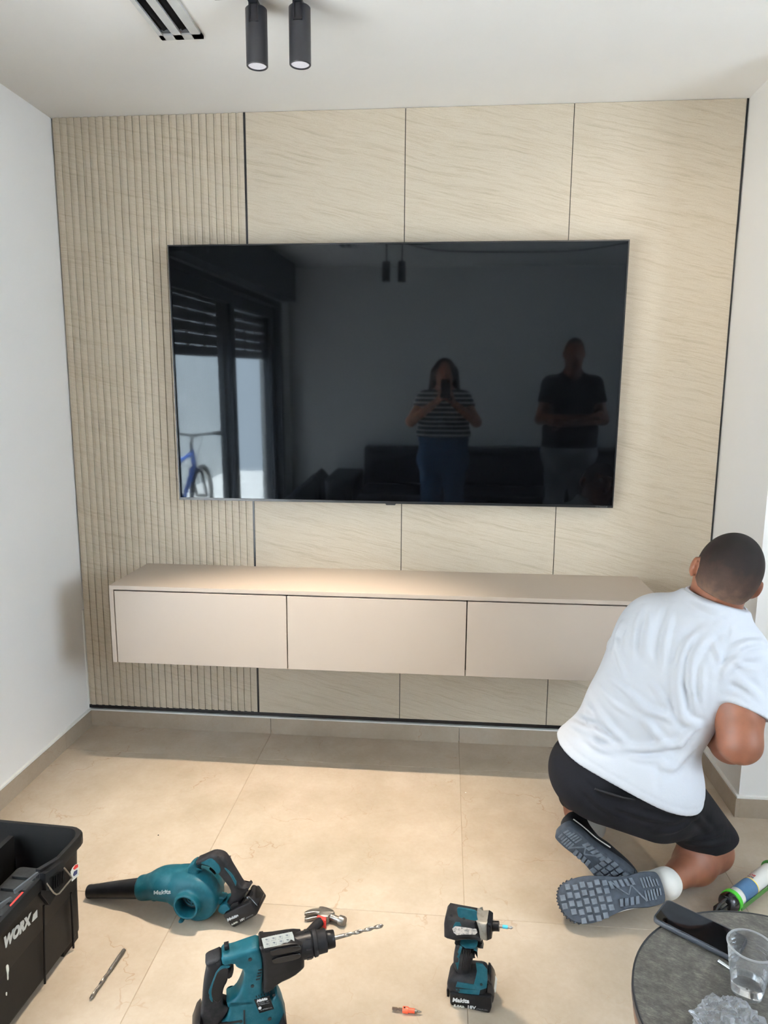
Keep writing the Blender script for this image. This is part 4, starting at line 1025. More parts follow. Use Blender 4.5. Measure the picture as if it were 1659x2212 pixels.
inlay(dr,'lower_band',[(470,1590),(800,1540),(815,1570),(470,1625)],zC,-.0252,M['blackp'],dril,.0008,0)
MB().tube([dr.P3(*zC(540,392),0),dr.P3(*zC(610,372),0)],.009,10).build('reverse_button',M['blackp'],dril,True)

# ---- impact driver
im=Plane((1.72,-1.355,0),-9); zE=lambda x,y:(940+x/9.217,1930+y/9.217); zF=lambda x,y:(940+x/9.217,2060+y/9.217)
imp=thing('impact_driver','compact teal and black impact driver standing on its battery','drill',tuple(im.O),im.rz)
part(im,'motor_housing',[(285,240),(460,265),(840,345),(860,550),(960,720),(955,880),(850,905),(830,862),(520,872),(430,900),(400,880),(250,832),(205,735),(204,480),(228,345)],zE,.030,M['rubber'],imp,.010,.5,0,0)
part(im,'gear_nose',[(836,342),(955,385),(1064,430),(1064,828),(955,865),(900,880),(880,600),(836,450)],zE,.029,M['alu'],imp,.010,.5,0,0)
part(im,'bumper',[(1055,428),(1142,482),(1142,790),(1055,830)],zE,.026,M['blackp'],imp,.008,.4,0,0)
a=im.P3(*zE(1138,643)); b=im.P3(*zE(1274,650)); ax=b-a; La=np.linalg.norm(ax)
MB().lathe([(-.004,.0118),(.002,.0125),(La*.3,.0118),(La,.0118),(La,.004)],a,ax,24).build('bit_sleeve',M['blackp'],imp,True)
e=im.P3(*zE(1552,684)); dv=e-b; Lb=np.linalg.norm(dv)
bt2=MB().lathe([(-.004,.0042),(Lb*.22,.0042),(Lb*.22,.0038),(Lb*.66,.0038),(Lb*.66,.0030),(Lb*.76,.0030),(Lb*.84,.0042),(Lb,.0008)],b,dv,10).build('bit',M['steel'],imp,True)
MB().lathe([(Lb*.25,.0043),(Lb*.62,.0043)],b,dv,12).build('blue_band',plain('light_blue_band',srgb(70,178,205),.4,var=0),bt2,True)
inlay(im,'side_panel',[(432,300),(470,280),(650,310),(838,346),(826,450),(852,552),(600,502),(470,472),(442,390)],zE,-.0300,M['teal'],imp,.0012)
inlay(im,'worn_label',[(340,700),(400,650),(520,665),(700,690),(820,720),(840,780),(800,820),(600,815),(430,830),(370,780)],zE,-.0300,worn('scratched_label',srgb(205,196,188),(.02,.02,.022,1),.95,.6,150),imp,.0008,0)
inlay(im,'vent_panel',[(385,600),(410,570),(490,575),(525,640),(400,650),(350,690)],zE,-.0300,M['teal'],imp,.0007,0)
for i in range(3):
    q=[im.L(*zE(258,525+i*34),-.03),im.L(*zE(318,530+i*34),-.03),im.L(*zE(316,552+i*34),-.03),im.L(*zE(258,548+i*34),-.03)]; MB().prism(q,-.0308,-.029,0).build('vent_slot',M['hole'],imp)
part(im,'grip',[(398,878),(520,868),(640,1040),(790,1040),(832,1085),(782,1130),(765,1240),(730,1350),(705,1440),(705,1570),(480,1575),(425,1480),(385,1390),(374,1260),(394,1080),(428,940)],zE,.0205,M['rubber'],imp,.009,.5)
for i in range(5):
    x=555+i*32; MB().tube([im.P3(*zE(x+18,1110),-.0203),im.P3(*zE(x,1300),-.0205),im.P3(*zE(x-30,1530),-.0205)],.0012,6).build('grip_rib',M['blackp'],imp,True)
part(im,'trigger_guard',[(516,885),(640,868),(835,880),(855,925),(815,1000),(852,1095),(825,1085),(785,1035),(625,1032)],zE,.0225,M['teal'],imp,.004,.5,0,0)
inlay(im,'selector_slot',[(640,885),(750,885),(745,922),(650,918)],zE,-.0226,M['hole'],imp,.0006,0)
part(im,'trigger',[(825,925),(952,905),(942,960),(966,1040),(958,1078),(872,1082),(812,1000)],zE,.010,M['blackp'],imp,.003)
inlay(im,'grip_inlay',[(500,1040),(542,1062),(482,1270),(496,1290),(452,1530),(400,1382),(462,1368),(470,1292),(430,1258),(470,1200),(446,1170)],zE,-.0208,M['teal'],imp,.0010,0)
part(im,'foot',[(265,440),(290,330),(372,225),(520,190),(700,178),(815,190),(950,205),(1040,320),(1055,500),(1030,680),(900,722),(880,842),(470,792),(330,712),(263,520)],zF,.0335,M['rubber'],imp,.012,.5)
inlay(im,'foot_front',[(812,188),(945,212),(1038,325),(1046,500),(1026,680),(900,718),(640,690),(410,656),(440,562),(770,610),(800,500),(832,350)],zF,-.0338,M['teal'],imp,.0016,0)
inlay(im,'foot_strip',[(410,705),(470,705),(900,720),(872,835),(480,785)],zF,-.0338,M['teal'],imp,.0008,0)
Q=np.array([im.L(*zF(*p),-.0375) for p in [(284,800),(300,780),(880,840),(1110,868),(1126,890),(1126,1080),(1085,1165),(330,1078),(292,1000)]]); z0=Q[:,1].min(); Q[:,1]-=0 if z0<0 else 0
Q[:,1]=np.maximum(Q[:,1],.001); Q[6:8,1]=.001
MB().prism(round_poly(Q,.004,2),-.0375,.0375,.004,2).build('battery',M['blackp'],imp,True,40)
part(im,'battery_slide',[(1030,300),(1100,370),(1190,520),(1200,760),(1120,880),(880,850),(900,720),(1010,690),(1050,520)],zF,.030,M['gloss'],imp,.006,0,.0,1)
q0=im.L(*zF(1120,460),0);q1=im.L(*zF(1205,640),0); dq=(q1-q0)/np.linalg.norm(q1-q0); nq=np.array([-dq[1],dq[0]]); nq=nq if nq[0]>0 else -nq
MB().prism([q0-nq*.003,q1-nq*.003,q1+nq*.0025,q0+nq*.0025],-.022,.022,.001,1).build('release_button',M['white_label'],imp)
part(im,'belt_clip',[(240,650),(262,632),(282,700),(290,850),(270,880),(246,840)],zF,.012,M['blackp'],imp,.002,0,0,0)
wordmark(im,zF,(340,955),(680,985),.0155,-.0378,imp)
txt_on(im,'rating','5.0Ah',zF,(362,1052),(580,1082),.0085,-.0378,M['white_label'],imp,.2,.0003)
txt_on(im,'rating','18V',zF,(630,1085),(800,1105),.0115,-.0378,M['white_print'],imp,.1,.0003)
txt_on(im,'rating','LITHIUM-ION',zF,(815,1112),(1040,1142),.0055,-.0378,M['grey_print'],imp,.1)
for cv,x,y,o in ((zE,570,500,-.0312),(zE,325,435,-.0300),(zF,918,612,-.0352),(zF,465,730,-.0344)):
    q=im.P3(*cv(x,y),o); MB().lathe([(0,.0034),(.0014,.0034)],q+[0,.0004,0],(0,-1,0),14).build('screw_hole',M['hole'],imp)

# ---- claw hammer lying behind the big drill
zG=lambda x,y:(640+x/8.295,1950+y/8.295)
ham=thing('claw_hammer','steel claw hammer with a black and red handle lying behind the big drill','hammer',tuple(on(*zG(500,300),2,0)))
F3=lambda p,z:on(*zG(*p),2,z)-np.array(ham.location)
def flat(name,pts,z0,z1,mat,r=.002,sm=1):
    Q=np.array([F3(p,(z0+z1)/2)[:2] for p in pts]); Q=smooth_poly(Q,sm) if sm else Q
    mb=MB(); mb.prism(Q,z0,z1,r,2); mb.v=[(x,z,y) for x,y,z in mb.v]; return mb.build(name,mat,ham,True,40)
flat('claw',[(140,185),(250,132),(400,110),(470,125),(440,205),(400,205),(340,180),(230,200),(145,218)],.017,.026,M['steel'])
flat('claw',[(150,262),(230,205),(330,180),(420,190),(440,230),(400,270),(300,288),(150,328)],.003,.012,M['steel'])
flat('cheek',[(400,120),(500,122),(660,180),(700,240),(640,250),(540,335),(380,288),(420,200)],.002,.027,M['steel'],.004)
c1,c2=F3((640,262),.0145),F3((870,345),.0145); dd=(c2-c1)/np.linalg.norm(c2-c1); Lh=np.linalg.norm(c2-c1)
MB().lathe([(-.006,.010),(Lh*.35,.0085),(Lh*.52,.009),(Lh*.58,.0135),(Lh*.92,.0138),(Lh,.012),(Lh*1.001,.002)],c1,dd,22).build('striking_face',M['steel'],ham,True)
flat('collar',[(385,285),(540,338),(528,405),(500,385),(372,312)],.001,.028,M['red'],.002,0)
hp0=F3((440,330),.015); hp1=F3((235,520),.014); hd=(hp1-hp0)/np.linalg.norm(hp1-hp0); hend=hp0+hd*.235; hend[2]=.0155
MB().tube([hp0-hd*.004,hp0+hd*.02,hp0+hd*.045,hp0+hd*.08,hp0*.4+hend*.6,hp0*.15+hend*.85,hend],[.013,.0135,.0115,.011,.0128,.0142,.011],14).build('handle',M['rubber'],ham,True)
for t in (.055,.075): MB().tube([hp0+hd*t,hp0+hd*(t+.007)],.0125,14).build('grip_ring',M['red'],ham,True)
# ------------------------------------------------------------------ open toolbox at the left
bx=Plane((.617,-1.222,0),87.2); zK=lambda x,y:(x/4.685,1740+y/4.685)
box=thing('toolbox','open black plastic toolbox with steel wire latch standing on the tiles at the left edge','toolbox',tuple(bx.O),bx.rz)
M['boxp']=worn('black_toolbox_plastic',(.006,.0058,.0056,1),srgb(52,44,40),.12,.5,18)
M['wire']=plain('zinc_wire',srgb(175,172,165),.3,.9)
def rrect(x0,x1,y0,y1,r,n=5):
    P=[]
    for cx,cy,t0 in ((x1-r,y1-r,0),(x0+r,y1-r,90),(x0+r,y0+r,180),(x1-r,y0+r,270)):
        for k in range(n+1):
            t=math.radians(t0+90*k/n); P.append((cx+r*math.cos(t),cy+r*math.sin(t)))
    return P
def loft(mb,rings,close0=True,close1=True):
    n=len(rings[0][0]); V=[];F=[]
    for P,z in rings: V+=[(p[0],p[1],z) for p in P]
    for k in range(len(rings)-1):
        for i in range(n): F.append((k*n+i,k*n+(i+1)%n,(k+1)*n+(i+1)%n,(k+1)*n+i))
    if close0: F.append(tuple(range(n-1,-1,-1)))
    if close1: F.append(tuple((len(rings)-1)*n+i for i in range(n)))
    return mb.add(V,F)
BXH=.318; BL,BWd=.42,.515
def rr(i,r=.04): return rrect(-BL+i,-i,i,BWd-i,max(r-i*.5,.01))
loft(MB(),[(rr(.018),.018),(rr(.016),.03),(rr(.004),BXH-.045),(rr(-.004),BXH-.034),(rr(-.010),BXH-.028),(rr(-.010),BXH-.006),(rr(-.006),BXH),(rr(.004),BXH),(rr(.007),BXH-.03),(rr(.012),.03)],True,True).build('bin',M['boxp'],box,True,35)
mb=MB()
for a,b in ((-.10,-.03),(-.40,-.33)):
    for c_,d_ in ((.02,.09),(BWd-.09,BWd-.02)): MB().box((a,c_,0),(b,d_,.02)).build('foot',M['boxp'],box)

for x0,x1 in ((-.062,-.030),(-.235,-.205)): pass
seam=[bx.P3(*zK(430,1010),-.001),bx.P3(*zK(440,1850),-.001)]
for s0,s1 in (((705,880),(730,1440)),((428,1010),(440,1800))):
    a=bx.P3(*zK(*s0),.004);b=bx.P3(*zK(*s1),.012); MB().tube([a+[0,-.004,0],b+[0,-.004,0]],.003,6).build('rib',M['boxp'],box,True)
# latch seat, bracket and wire bail on the right side
def face(pts,off,t,mat,name,par,sm=0):
    Q=np.array([bx.L(*zK(*p),off) for p in pts]); Q=smooth_poly(Q,sm) if sm else Q; return MB().prism(Q,off,off+t,.001,1).build(name,mat,par)
lat=face([(408,650),(560,560),(700,470),(640,560),(660,760),(505,1010),(415,900)],-.006,.014,M['blackp'],'latch',box)
face([(455,690),(500,665),(640,560),(645,610),(520,720),(500,740),(500,860),(470,860)],-.020,.016,M['blackp'],'latch_bracket',lat)
for i in range(5): MB().tube([bx.P3(*zK(545+i*24,725-i*18),-.008),bx.P3(*zK(545+i*22,850-i*16),-.008)],.0018,6).build('latch_rib',M['boxp'],lat,True)
wb=[bx.P3(*zK(*p),-.019) for p in ((470,785),(478,800),(545,885),(572,900),(600,890),(700,770),(728,735),(722,722),(650,632))]
MB().tube(wb,.0021,8).build('wire_bail',M['wire'],box,True)
face([(150,860),(390,672),(402,690),(250,830),(165,895)],-.012,.006,worn('grey_ledge',srgb(70,74,78),(.02,.02,.02,1),.4,.5,40),'lid_ledge',box)
face([(0,1000),(120,925),(132,940),(30,1030),(0,1050)],-.012,.006,bpy.data.materials['grey_ledge'],'lid_ledge',box)
st=face([(716,672),(735,630),(765,598),(795,585),(797,640),(796,705),(728,770),(720,735)],-.0105,.0006,M['white_label'],'sticker',box)
face([(742,640),(764,604),(788,594),(790,622),(752,650)],-.0112,.0006,M['red'],'sticker_print',st); face([(742,700),(752,668),(782,650),(780,690),(748,716)],-.0112,.0006,plain('blue_print',srgb(40,48,92),.5,var=0),'sticker_print',st)
txt_on(bx,'logo','WORX',zK,(38,1452),(318,1185),.036,-.0015,plain('grey_logo',srgb(178,178,172),.5,var=.05),box,.12,.0024)
face([(325,1180),(338,1105),(376,1056),(378,1128)],-.0015,.0006,bpy.data.materials['grey_logo'],'logo',box)
face([(62,1620),(85,1605),(92,1660),(84,1700),(86,1760),(76,1770),(74,1700),(66,1670)],-.0005,.0006,M['white_label'],'paint_mark',box,1)
face([(60,1895),(72,1885),(70,1925),(62,1925)],-.0002,.0006,M['white_label'],'paint_mark',box,1)
# inside: a divider panel and a small case
MB().box((-.30,.20,.0305),(-.02,.215,.29)).build('divider',M['boxp'],box)
org=thing('tool_case','small grey plastic case with a red catch lying inside the black toolbox','case',tuple(bx.O+bx.a*-.16+bx.n*.105+np.array([0,0,.031])),bx.rz)
M['case']=worn('grey_case_plastic',srgb(46,47,47),srgb(20,20,22),.6,.6,50)
loft(MB(),[(rrect(-.12,.12,-.07,.07,.015),0),(rrect(-.125,.125,-.075,.075,.015),.165),(rrect(-.122,.122,-.072,.072,.015),.18)]).build('case_body',M['case'],org,True,30)
for i in range(5): MB().box((-.115+i*.047,-.06,.1795),(-.08+i*.047,.06,.188),.002).build('lid_rib',M['case'],org)
MB().box((-.04,-.0765,.13),(.02,-.0705,.172),.002).build('catch',M['red'],org); MB().box((-.035,-.05,.1882),(.015,-.01,.192),.001).build('catch',M['red'],org)

# ---- small things on the floor
p0,p1=on(268,2052,2,.0052),on(194,2160,2,.0052)
lb_=thing('masonry_bit','loose grey masonry drill bit lying on the floor tiles','drill bit',(p0[0],p0[1],0))
dv=p1-p0; drill_bit(MB(),np.array([0,0,.0053]),dv,np.linalg.norm(dv),.0050,.42,4).build('bit_shaft',M['steel'],lb_,True)
MB().lathe([(-.001,.003),(0,.0045),(.003,.0054),(.04,.0054)],(0,0,.0056),dv,14).build('shank',M['steel'],lb_,True)
a,b=on(847,2180,2,.005),on(911,2188,2,.005); dv=b-a; Lc=np.linalg.norm(dv)
cs=thing('countersink_bit','short countersink bit with an orange collar on the floor beside the impact driver','drill bit',(a[0],a[1],0))
MB().lathe([(0,.0028),(.001,.0036),(.012,.0036),(.013,.0026),(.016,.0026),(.017,.0036),(Lc*.4,.0036)],(0,0,.0075),dv,6).build('hex_shank',plain('brown_steel',srgb(110,92,80),.4,.7),cs)
MB().lathe([(Lc*.36,.0072),(Lc*.37,.0076),(Lc*.55,.0076),(Lc*.56,.0055),(Lc*.76,.0055),(Lc*.77,.004)],(0,0,.0077),dv,18).build('collar',plain('orange_red',srgb(222,78,46),.4),cs,True)
MB().lathe([(Lc*.76,.0046),(Lc*.84,.0042),(Lc*.85,.002),(Lc*.9,.0028),(Lc*.95,.0018),(Lc,.0006)],(0,0,.0077),dv,12).build('cutter',M['steel'],cs,True)
q=on(847+27,2180,2,.0105); MB().lathe([(0,.0022),(.0008,.0022)],q-np.array([a[0],a[1],-.0042]),(0,-.5,.9),10).build('grub_screw',M['hole'],cs)
for u,v,lab in ((342,1804,'tiny black plastic crumb on the bare tiles behind the blower'),(1006,1712,'tiny pale crumb on the tiles below the cabinet')):
    q=on(u,v,2,.0012); mb=MB(); mb.lathe([(0,.0012),(.0008,.0026),(.002,.0020),(.0026,.0006)],(0,0,0),(0,0,1),8); cr=mb.build('crumb',M['blackp'] if u==342 else M['caulk'],None,True); cr.location=(q[0],q[1],0.0001); tag(cr,lab,'debris')

# ---- caulking gun with its cartridge
zH=lambda x,y:(1480+x/9.268,1820+y/9.268)
zc=.031; A0=on(*zH(925,1165),2,zc); A1=on(*zH(1545,690),2,zc); ug=A1-A0; ug[2]=0; ug/=np.linalg.norm(ug); sg_=np.array([ug[1],-ug[0],0])
gang=math.atan2(ug[1],ug[0])
gun=thing('caulking_gun','green and black caulking gun lying on the floor behind the side table','caulking gun',(A0[0],A0[1],0),gang)
M['green']=plain('bright_green',srgb(62,168,40),.4); M['dgreen']=plain('green_metal',srgb(70,122,58),.4,.2)
MB().lathe([(-.004,.0285),(-.004,.0310),(.010,.0310),(.010,.0285)],(0,0,zc),(1,0,0),36,False).build('collar_ring',M['green'],gun,True)
MB().lathe([(-.006,.006),(-.006,.029),(-.020,.029),(-.026,.026),(-.030,.014),(-.030,.002)],(0,0,zc),(1,0,0),32,False).build('end_cap',M['gloss'],gun,True)
hd_=MB(); hd_.box((-.072,-.013,.020),(-.028,-.007,.040),.001); hd_.box((-.072,.007,.020),(-.028,.013,.040),.001); hd_.box((-.078,-.013,.020),(-.070,.013,.040),.001); hd_.tube([(-.030,0,zc+.018),(-.05,0,zc+.021),(-.075,.0,zc+.017),(-.088,0,zc+.005),(-.092,0,.008)],.005,8)
hd_.build('handle',M['gloss'],gun,True)
MB().tube([(-.03,0,zc),(-.115,0,zc)],.004,8).build('push_rod',M['steel'],gun,True)
MB().tube([(-.032-.030*t,.0075*math.cos(t*38),zc+.0075*math.sin(t*38)) for t in np.linspace(0,1,90)],.0011,5).build('spring',M['wire'],gun,True)
MB().tube([(-.04,0,.018),(-.06,0,.012),(-.09,.004,.009)],[.007,.006,.005],8).build('trigger',M['gloss'],gun,True)
rl=MB()
for s_ in (1,-1):
    rl.prism([(.006,zc-.018),(.235,zc-.018),(.24,zc-.012),(.24,zc-.002),(.23,zc-.004),(.006,zc-.004)],s_*.0290-.0012,s_*.0290+.0012)
rl.build('frame_rail',M['dgreen'],gun)
MB().lathe([(.236,.006),(.236,.031),(.240,.031),(.240,.006)],(0,0,zc),(1,0,0),30,False).build('front_plate',M['dgreen'],gun,True)
ctg=thing('sealant_cartridge','blue and white sealant cartridge held in the green caulking gun','cartridge',(A0[0],A0[1],0),gang)
M['cblue']=worn('blue_print_tube',srgb(74,108,142),srgb(98,130,160),.5,.35,40); M['cwhite']=plain('white_tube',srgb(228,226,220),.35,var=.02); M['yellow']=plain('yellow_band',srgb(236,208,84),.4)
RC=.0262
MB().lathe([(-.003,.004),(-.003,RC-.001),(.23,RC-.001),(.232,.01),(.2335,.008)],(0,0,zc),(1,0,0),40,False).build('tube',M['cwhite'],ctg,True)
MB().lathe([(.036,RC),(.107,RC)],(0,0,zc),(1,0,0),40,False).build('blue_band',M['cblue'],ctg,True)
MB().lathe([(.107,RC),(.111,RC)],(0,0,zc),(1,0,0),40,False).build('yellow_band',M['yellow'],ctg,True)
MB().lathe([(.0125,RC),(.0135,RC)],(0,0,zc),(1,0,0),40,False).build('black_line',M['hole'],ctg,True)
for t in (.040,.043,.046,.049): MB().lathe([(t,RC+.0003),(t+.0012,RC+.0003)],(0,0,zc),(1,0,0),40,False).build('blue_line',M['cblue'],ctg,True)
def on_tube(body,t0,ang,size,mat,squeeze=1.0):
    me=text_mesh(body,size,0,.0001,.0002); me.materials.clear(); me.materials.append(mat)
    for v in me.vertices:
        x,y=v.co.x*squeeze,v.co.y; an=math.radians(ang)-x/RC
        v.co=(t0+y,-(RC+.0006)*math.sin(an)*-1*-1 if False else -(RC+.0006)*math.cos(an),zc+(RC+.0006)*math.sin(an))
    o=bpy.data.objects.new('print',me); link(o,ctg); return o
# lettering runs round the tube, read from its far end
def band_text(body,t0,a0,size,mat):
    me=text_mesh(body,size,0,.0001,.0003); me.materials.clear(); me.materials.append(mat)
    for v in me.vertices:
        an=math.radians(a0)-v.co.x/RC; v.co=(t0+v.co.y,(RC+.0006)*math.cos(an),zc+(RC+.0006)*math.sin(an))
    return link(bpy.data.objects.new('print',me),ctg)
band_text('BO',.126,96,.013,M['red']); band_text('SCH',.114,98,.010,M['hole'])
for k in range(6): 
    t=.018+k*.0021; me=text_mesh('IIIIIII' if k%2 else 'IIIII',.0022,0,.0001); me.materials.clear(); me.materials.append(M['grey_print'])
    for v in me.vertices:
        an=math.radians(62-k*4)-v.co.x/RC; v.co=(t+v.co.y,(RC+.0006)*math.cos(an),zc+(RC+.0006)*math.sin(an))
    link(bpy.data.objects.new('print',me),ctg)

# ------------------------------------------------------------------ round side table and what lies on it
TZ=.45; TC=np.array([2.221,-1.824]); TR=.2688
tab=thing('side_table','round side table with a dark grey stone-look top at the right','table',(TC[0],TC[1],0))
q=N('dark_stone_top'); q.set(.45,0,.4); v=q.geo(); n1=q.noise(v,55,6,.75).outputs[0]; n2=q.noise(v,7,3).outputs[0]; n3=q.noise(q.mapping(q.mapping(v,(1,1,1),(0,0,math.radians(28))),(1,5,1)),90,3,.7).outputs[0]
cst=q.ramp(q.math('ADD',q.math('MULTIPLY',n1,.6),q.math('MULTIPLY',n3,.4)),[(.34,srgb(58,56,52)),(.5,srgb(84,81,75)),(.62,srgb(112,108,100)),(.72,srgb(138,134,124))])
q.col(q.mix(.35,cst,q.ramp(n2,[(.35,(.7,.7,.7)),(.65,(1.1,1.1,1.1))]),'MULTIPLY')); q.bump(n1,.2,.0006); M['darkstone']=q.m
M['apron_brown']=plain('brown_edge_reflection',srgb(104,78,62),.5,var=.15,scale=12)  # brown colour stands in for a reflection on the table's side band
MB().lathe([(-.004,.01),(-.004,TR-.004),(0,TR-.0035),(.0,.01)],(0,0,TZ),(0,0,1),96).build('top',M['darkstone'],tab)
MB().lathe([(-.012,TR-.004),(-.012,TR-.0005),(.0008,TR-.0005),(.0016,TR-.0018),(.0008,TR-.0042),(-.005,TR-.0042)],(0,0,TZ),(0,0,1),96,False).build('rim',M['black_matte'],tab,True)
MB().lathe([(-.046,TR-.012),(-.044,TR-.005),(-.012,TR-.002),(-.0042,TR-.006),(-.0042,.01)],(0,0,TZ),(0,0,1),96).build('apron',M['apron_brown'],tab,True)
for k in range(3):
    t=math.radians(100+120*k); MB().tube([(.16*math.cos(t),.16*math.sin(t),TZ-.045),(.215*math.cos(t),.215*math.sin(t),.004)],[.016,.011],12).build('leg',M['black_matte'],tab,True)
# phone
pa,pb_,pc=on(1408,1983,2,TZ+.0115),on(1568,2063,2,TZ+.0115),on(1430,1943,2,TZ+.0115)
du=pb_-pa; du/=np.linalg.norm(du); an=math.atan2(du[1],du[0]); wv_=np.array([-du[1],du[0],0])
ph=thing('smartphone','black smartphone in a dark case lying on the round side table','phone',(pa[0],pa[1],TZ+.0012),an)
PLn,PWd=.162,.0785
def slabz(x0,x1,y0,y1,z0,z1,r,b):
    mb=MB(); loft(mb,[(rrect(x0+b,x1-b,y0+b,y1-b,r-b),z0),(rrect(x0,x1,y0,y1,r),z0+b),(rrect(x0,x1,y0,y1,r),z1-b),(rrect(x0+b*.6,x1-b*.6,y0+b*.6,y1-b*.6,r-b*.6),z1)]); return mb
slabz(0,PLn,0,PWd,0,.0105,.012,.002).build('phone_case',plain('dark_blue_grey_case',srgb(44,48,54),.5),ph,True,40)
slabz(.004,PLn-.004,.004,PWd-.004,.0100,.0112,.009,.0004).build('screen',M['screen'],ph,True,40)
# cup
cb=on(1613,2143,2,TZ+.002)
cup=thing('plastic_cup','clear ribbed plastic cup with a little water on the round side table','cup',(cb[0],cb[1],TZ+.0012))
def plasticmat(name,alpha,rough,colr):
    q=N(name); t=q.n('ShaderNodeBsdfTransparent'); g_=q.n('ShaderNodeBsdfGlossy'); g_.inputs['Roughness'].default_value=rough; tr=q.n('ShaderNodeBsdfTranslucent'); tr.inputs[0].default_value=colr; di=q.n('ShaderNodeBsdfDiffuse'); di.inputs[0].default_value=colr
    lw=q.n('ShaderNodeLayerWeight'); lw.inputs[0].default_value=.22
    m0=q.n('ShaderNodeMixShader'); m0.inputs[0].default_value=.5; q.l(tr.outputs[0],m0.inputs[1]); q.l(di.outputs[0],m0.inputs[2])
    m1=q.n('ShaderNodeMixShader'); q.l(q.math('ADD',q.math('MULTIPLY',lw.outputs['Facing'],.30),alpha),m1.inputs[0]); q.l(t.outputs[0],m1.inputs[1]); q.l(m0.outputs[0],m1.inputs[2])
    m2=q.n('ShaderNodeMixShader'); q.l(q.math('MULTIPLY',lw.outputs['Fresnel'],.8),m2.inputs[0]); q.l(m1.outputs[0],m2.inputs[1]); q.l(g_.outputs[0],m2.inputs[2]); q.l(m2.outputs[0],q.out.inputs[0]); return q.m
M['cup']=plasticmat('clear_plastic',.09,.08,(.92,.94,.96,1))
CH=.096; rb,rt=.0265,.0385
pr_=[(0.0,.002),(0,rb-.003),(.0025,rb)]
for k in range(60):
    t=(k+1)/60; r_=rb+(rt-rb)*t; r_+=(.0007*math.sin((t-.45)/.45*2*math.pi*11) if .45<t<.93 else 0); pr_.append((.0025+(CH-.004)*t,r_))
pr_+=[(CH,rt+.0016),(CH+.0012,rt+.0005),(CH+.0005,rt-.0012)]
MB().lathe(pr_,(0,0,0),(0,0,1),56,False).build('cup_wall',M['cup'],cup,True)
MB().lathe([(CH-.001,rt-.001),(CH-.0016,rt+.0014),(CH,rt+.0024),(CH+.0016,rt+.0014),(CH+.0012,rt-.001),(CH-.001,rt-.001)],(0,0,0),(0,0,1),56,False).build('rolled_rim',plasticmat('frosted_rim',.45,.2,(.9,.92,.94,1)),cup,True)
wq=N('water'); wq.set(.0,0,.5); wq.b.inputs['Transmission Weight'].default_value=1; wq.b.inputs['IOR'].default_value=1.2; wq.col((.97,.99,1,1)); M['water']=wq.m
rw=rb+(rt-rb)*.24
MB().lathe([(.0018,.001),(.0018,rb-.0015),(.024,rw-.0015),(.0242,.001)],(0,0,0),(0,0,1),48,False).build('water',M['water'],cup,True)
# steel pin
a,b=on(1551,2076,2,TZ+.004),on(1584,2098,2,TZ+.004); dv=b-a
pin=MB().lathe([(0,.0015),(.001,.0034),(.012,.0034),(.013,.0030),(.040,.0030),(.041,.001)],(a[0],a[1],TZ+.0049),(dv[0],dv[1],0),16).build('metal_pin',plain('bright_zinc',srgb(214,222,222),.25,.8,var=.02),None,True)
tag(pin,'short shiny metal pin lying beside the plastic cup','pin')
# crumpled film
random.seed(4)
fc=on(1572,2222,2,TZ+.01); bm=bmesh.new(); bmesh.ops.create_icosphere(bm,subdivisions=5,radius=1.0)
rs=np.random.RandomState(7); K=[(rs.normal(size=3),rs.uniform(4,17),rs.uniform(0,6.28)) for _ in range(34)]
for v in bm.verts:
    p=np.array(v.co); s_=0
    for kv,fq,ph_ in K: s_+=abs(math.sin(fq*(p@kv/np.linalg.norm(kv))+ph_))*1.15/fq
    r_=.62+.55*s_-.4; v.co=(p[0]*r_*.036,p[1]*r_*.030,max(.0006,(p[2]*r_*.62+.52)*.034))
me=bpy.data.meshes.new('plastic_film'); bm.to_mesh(me); bm.free(); me.polygons.foreach_set('use_smooth',[False]*len(me.polygons))
me.materials.append(plasticmat('clear_film',.22,.10,(.9,.93,.98,1))); fl=link(bpy.data.objects.new('plastic_film',me)); fl.location=(fc[0],fc[1]-.004,TZ+.0012); fl.rotation_euler=(0,0,.5)
tag(fl,'crumpled clear plastic film lying on the side table in front of the cup','wrapping')
# ------------------------------------------------------------------ behind the camera: what the television mirrors
M['leather']=worn('black_leather',(.014,.014,.017,1),(.03,.03,.035,1),.5,.4,20)
sofa=thing('sofa','black leather sofa against the rear wall, seen mirrored in the television','sofa',(2.1,-3.98,0))
def cush(x0,x1,y0,y1,z0,z1,name,r=.05):
    S=SDF((x0-.05,y0-.05,z0-.05),(x1+.05,y1+.05,z1+.05),.02); S.ext([(x0,z0),(x1,z0),(x1,z1),(x0,z1)],y0,y1,r,0); return S.build(name,M['leather'],sofa,1,True)
cush(-1.45,1.5,-.45,.42,.08,.40,'base',.04)
for k in range(3): cush(-1.30+k*.90,-.42+k*.90,-.22,.45,.36,.50,'seat_cushion'); cush(-1.32+k*.91,-.42+k*.91,-.46,-.20,.45,.86,'back_cushion',.08)
cush(-1.62,-1.34,-.45,.44,.06,.62,'armrest',.08); cush(1.44,1.68,-.45,.44,.06,.62,'armrest',.08)
for x in (-1.5,1.55):
    for y in (-.4,.38): MB().tube([(x,y,0),(x,y,.1)],.02,10).build('leg',M['black_matte'],sofa,True)
S=SDF((-.25,-.3,0),(.6,.35,.7),.015); S.ext([(0,.42),(.05,.38),(.42,.46),(.40,.58),(.30,.62)],-.2,.2,.03,0)
cu=thing('cushion','black wedge cushion leaning on the end of the sofa','cushion',(.05,-3.9,.0)); 
S=SDF((-.05,-.3,-.05),(.65,.35,.75),.015); S.ext([(.0,.02),(.36,.02),(.40,.58),(.33,.66),(.02,.40)],-.22,.24,.05,0); S.build('cover',M['leather'],cu,1,True)

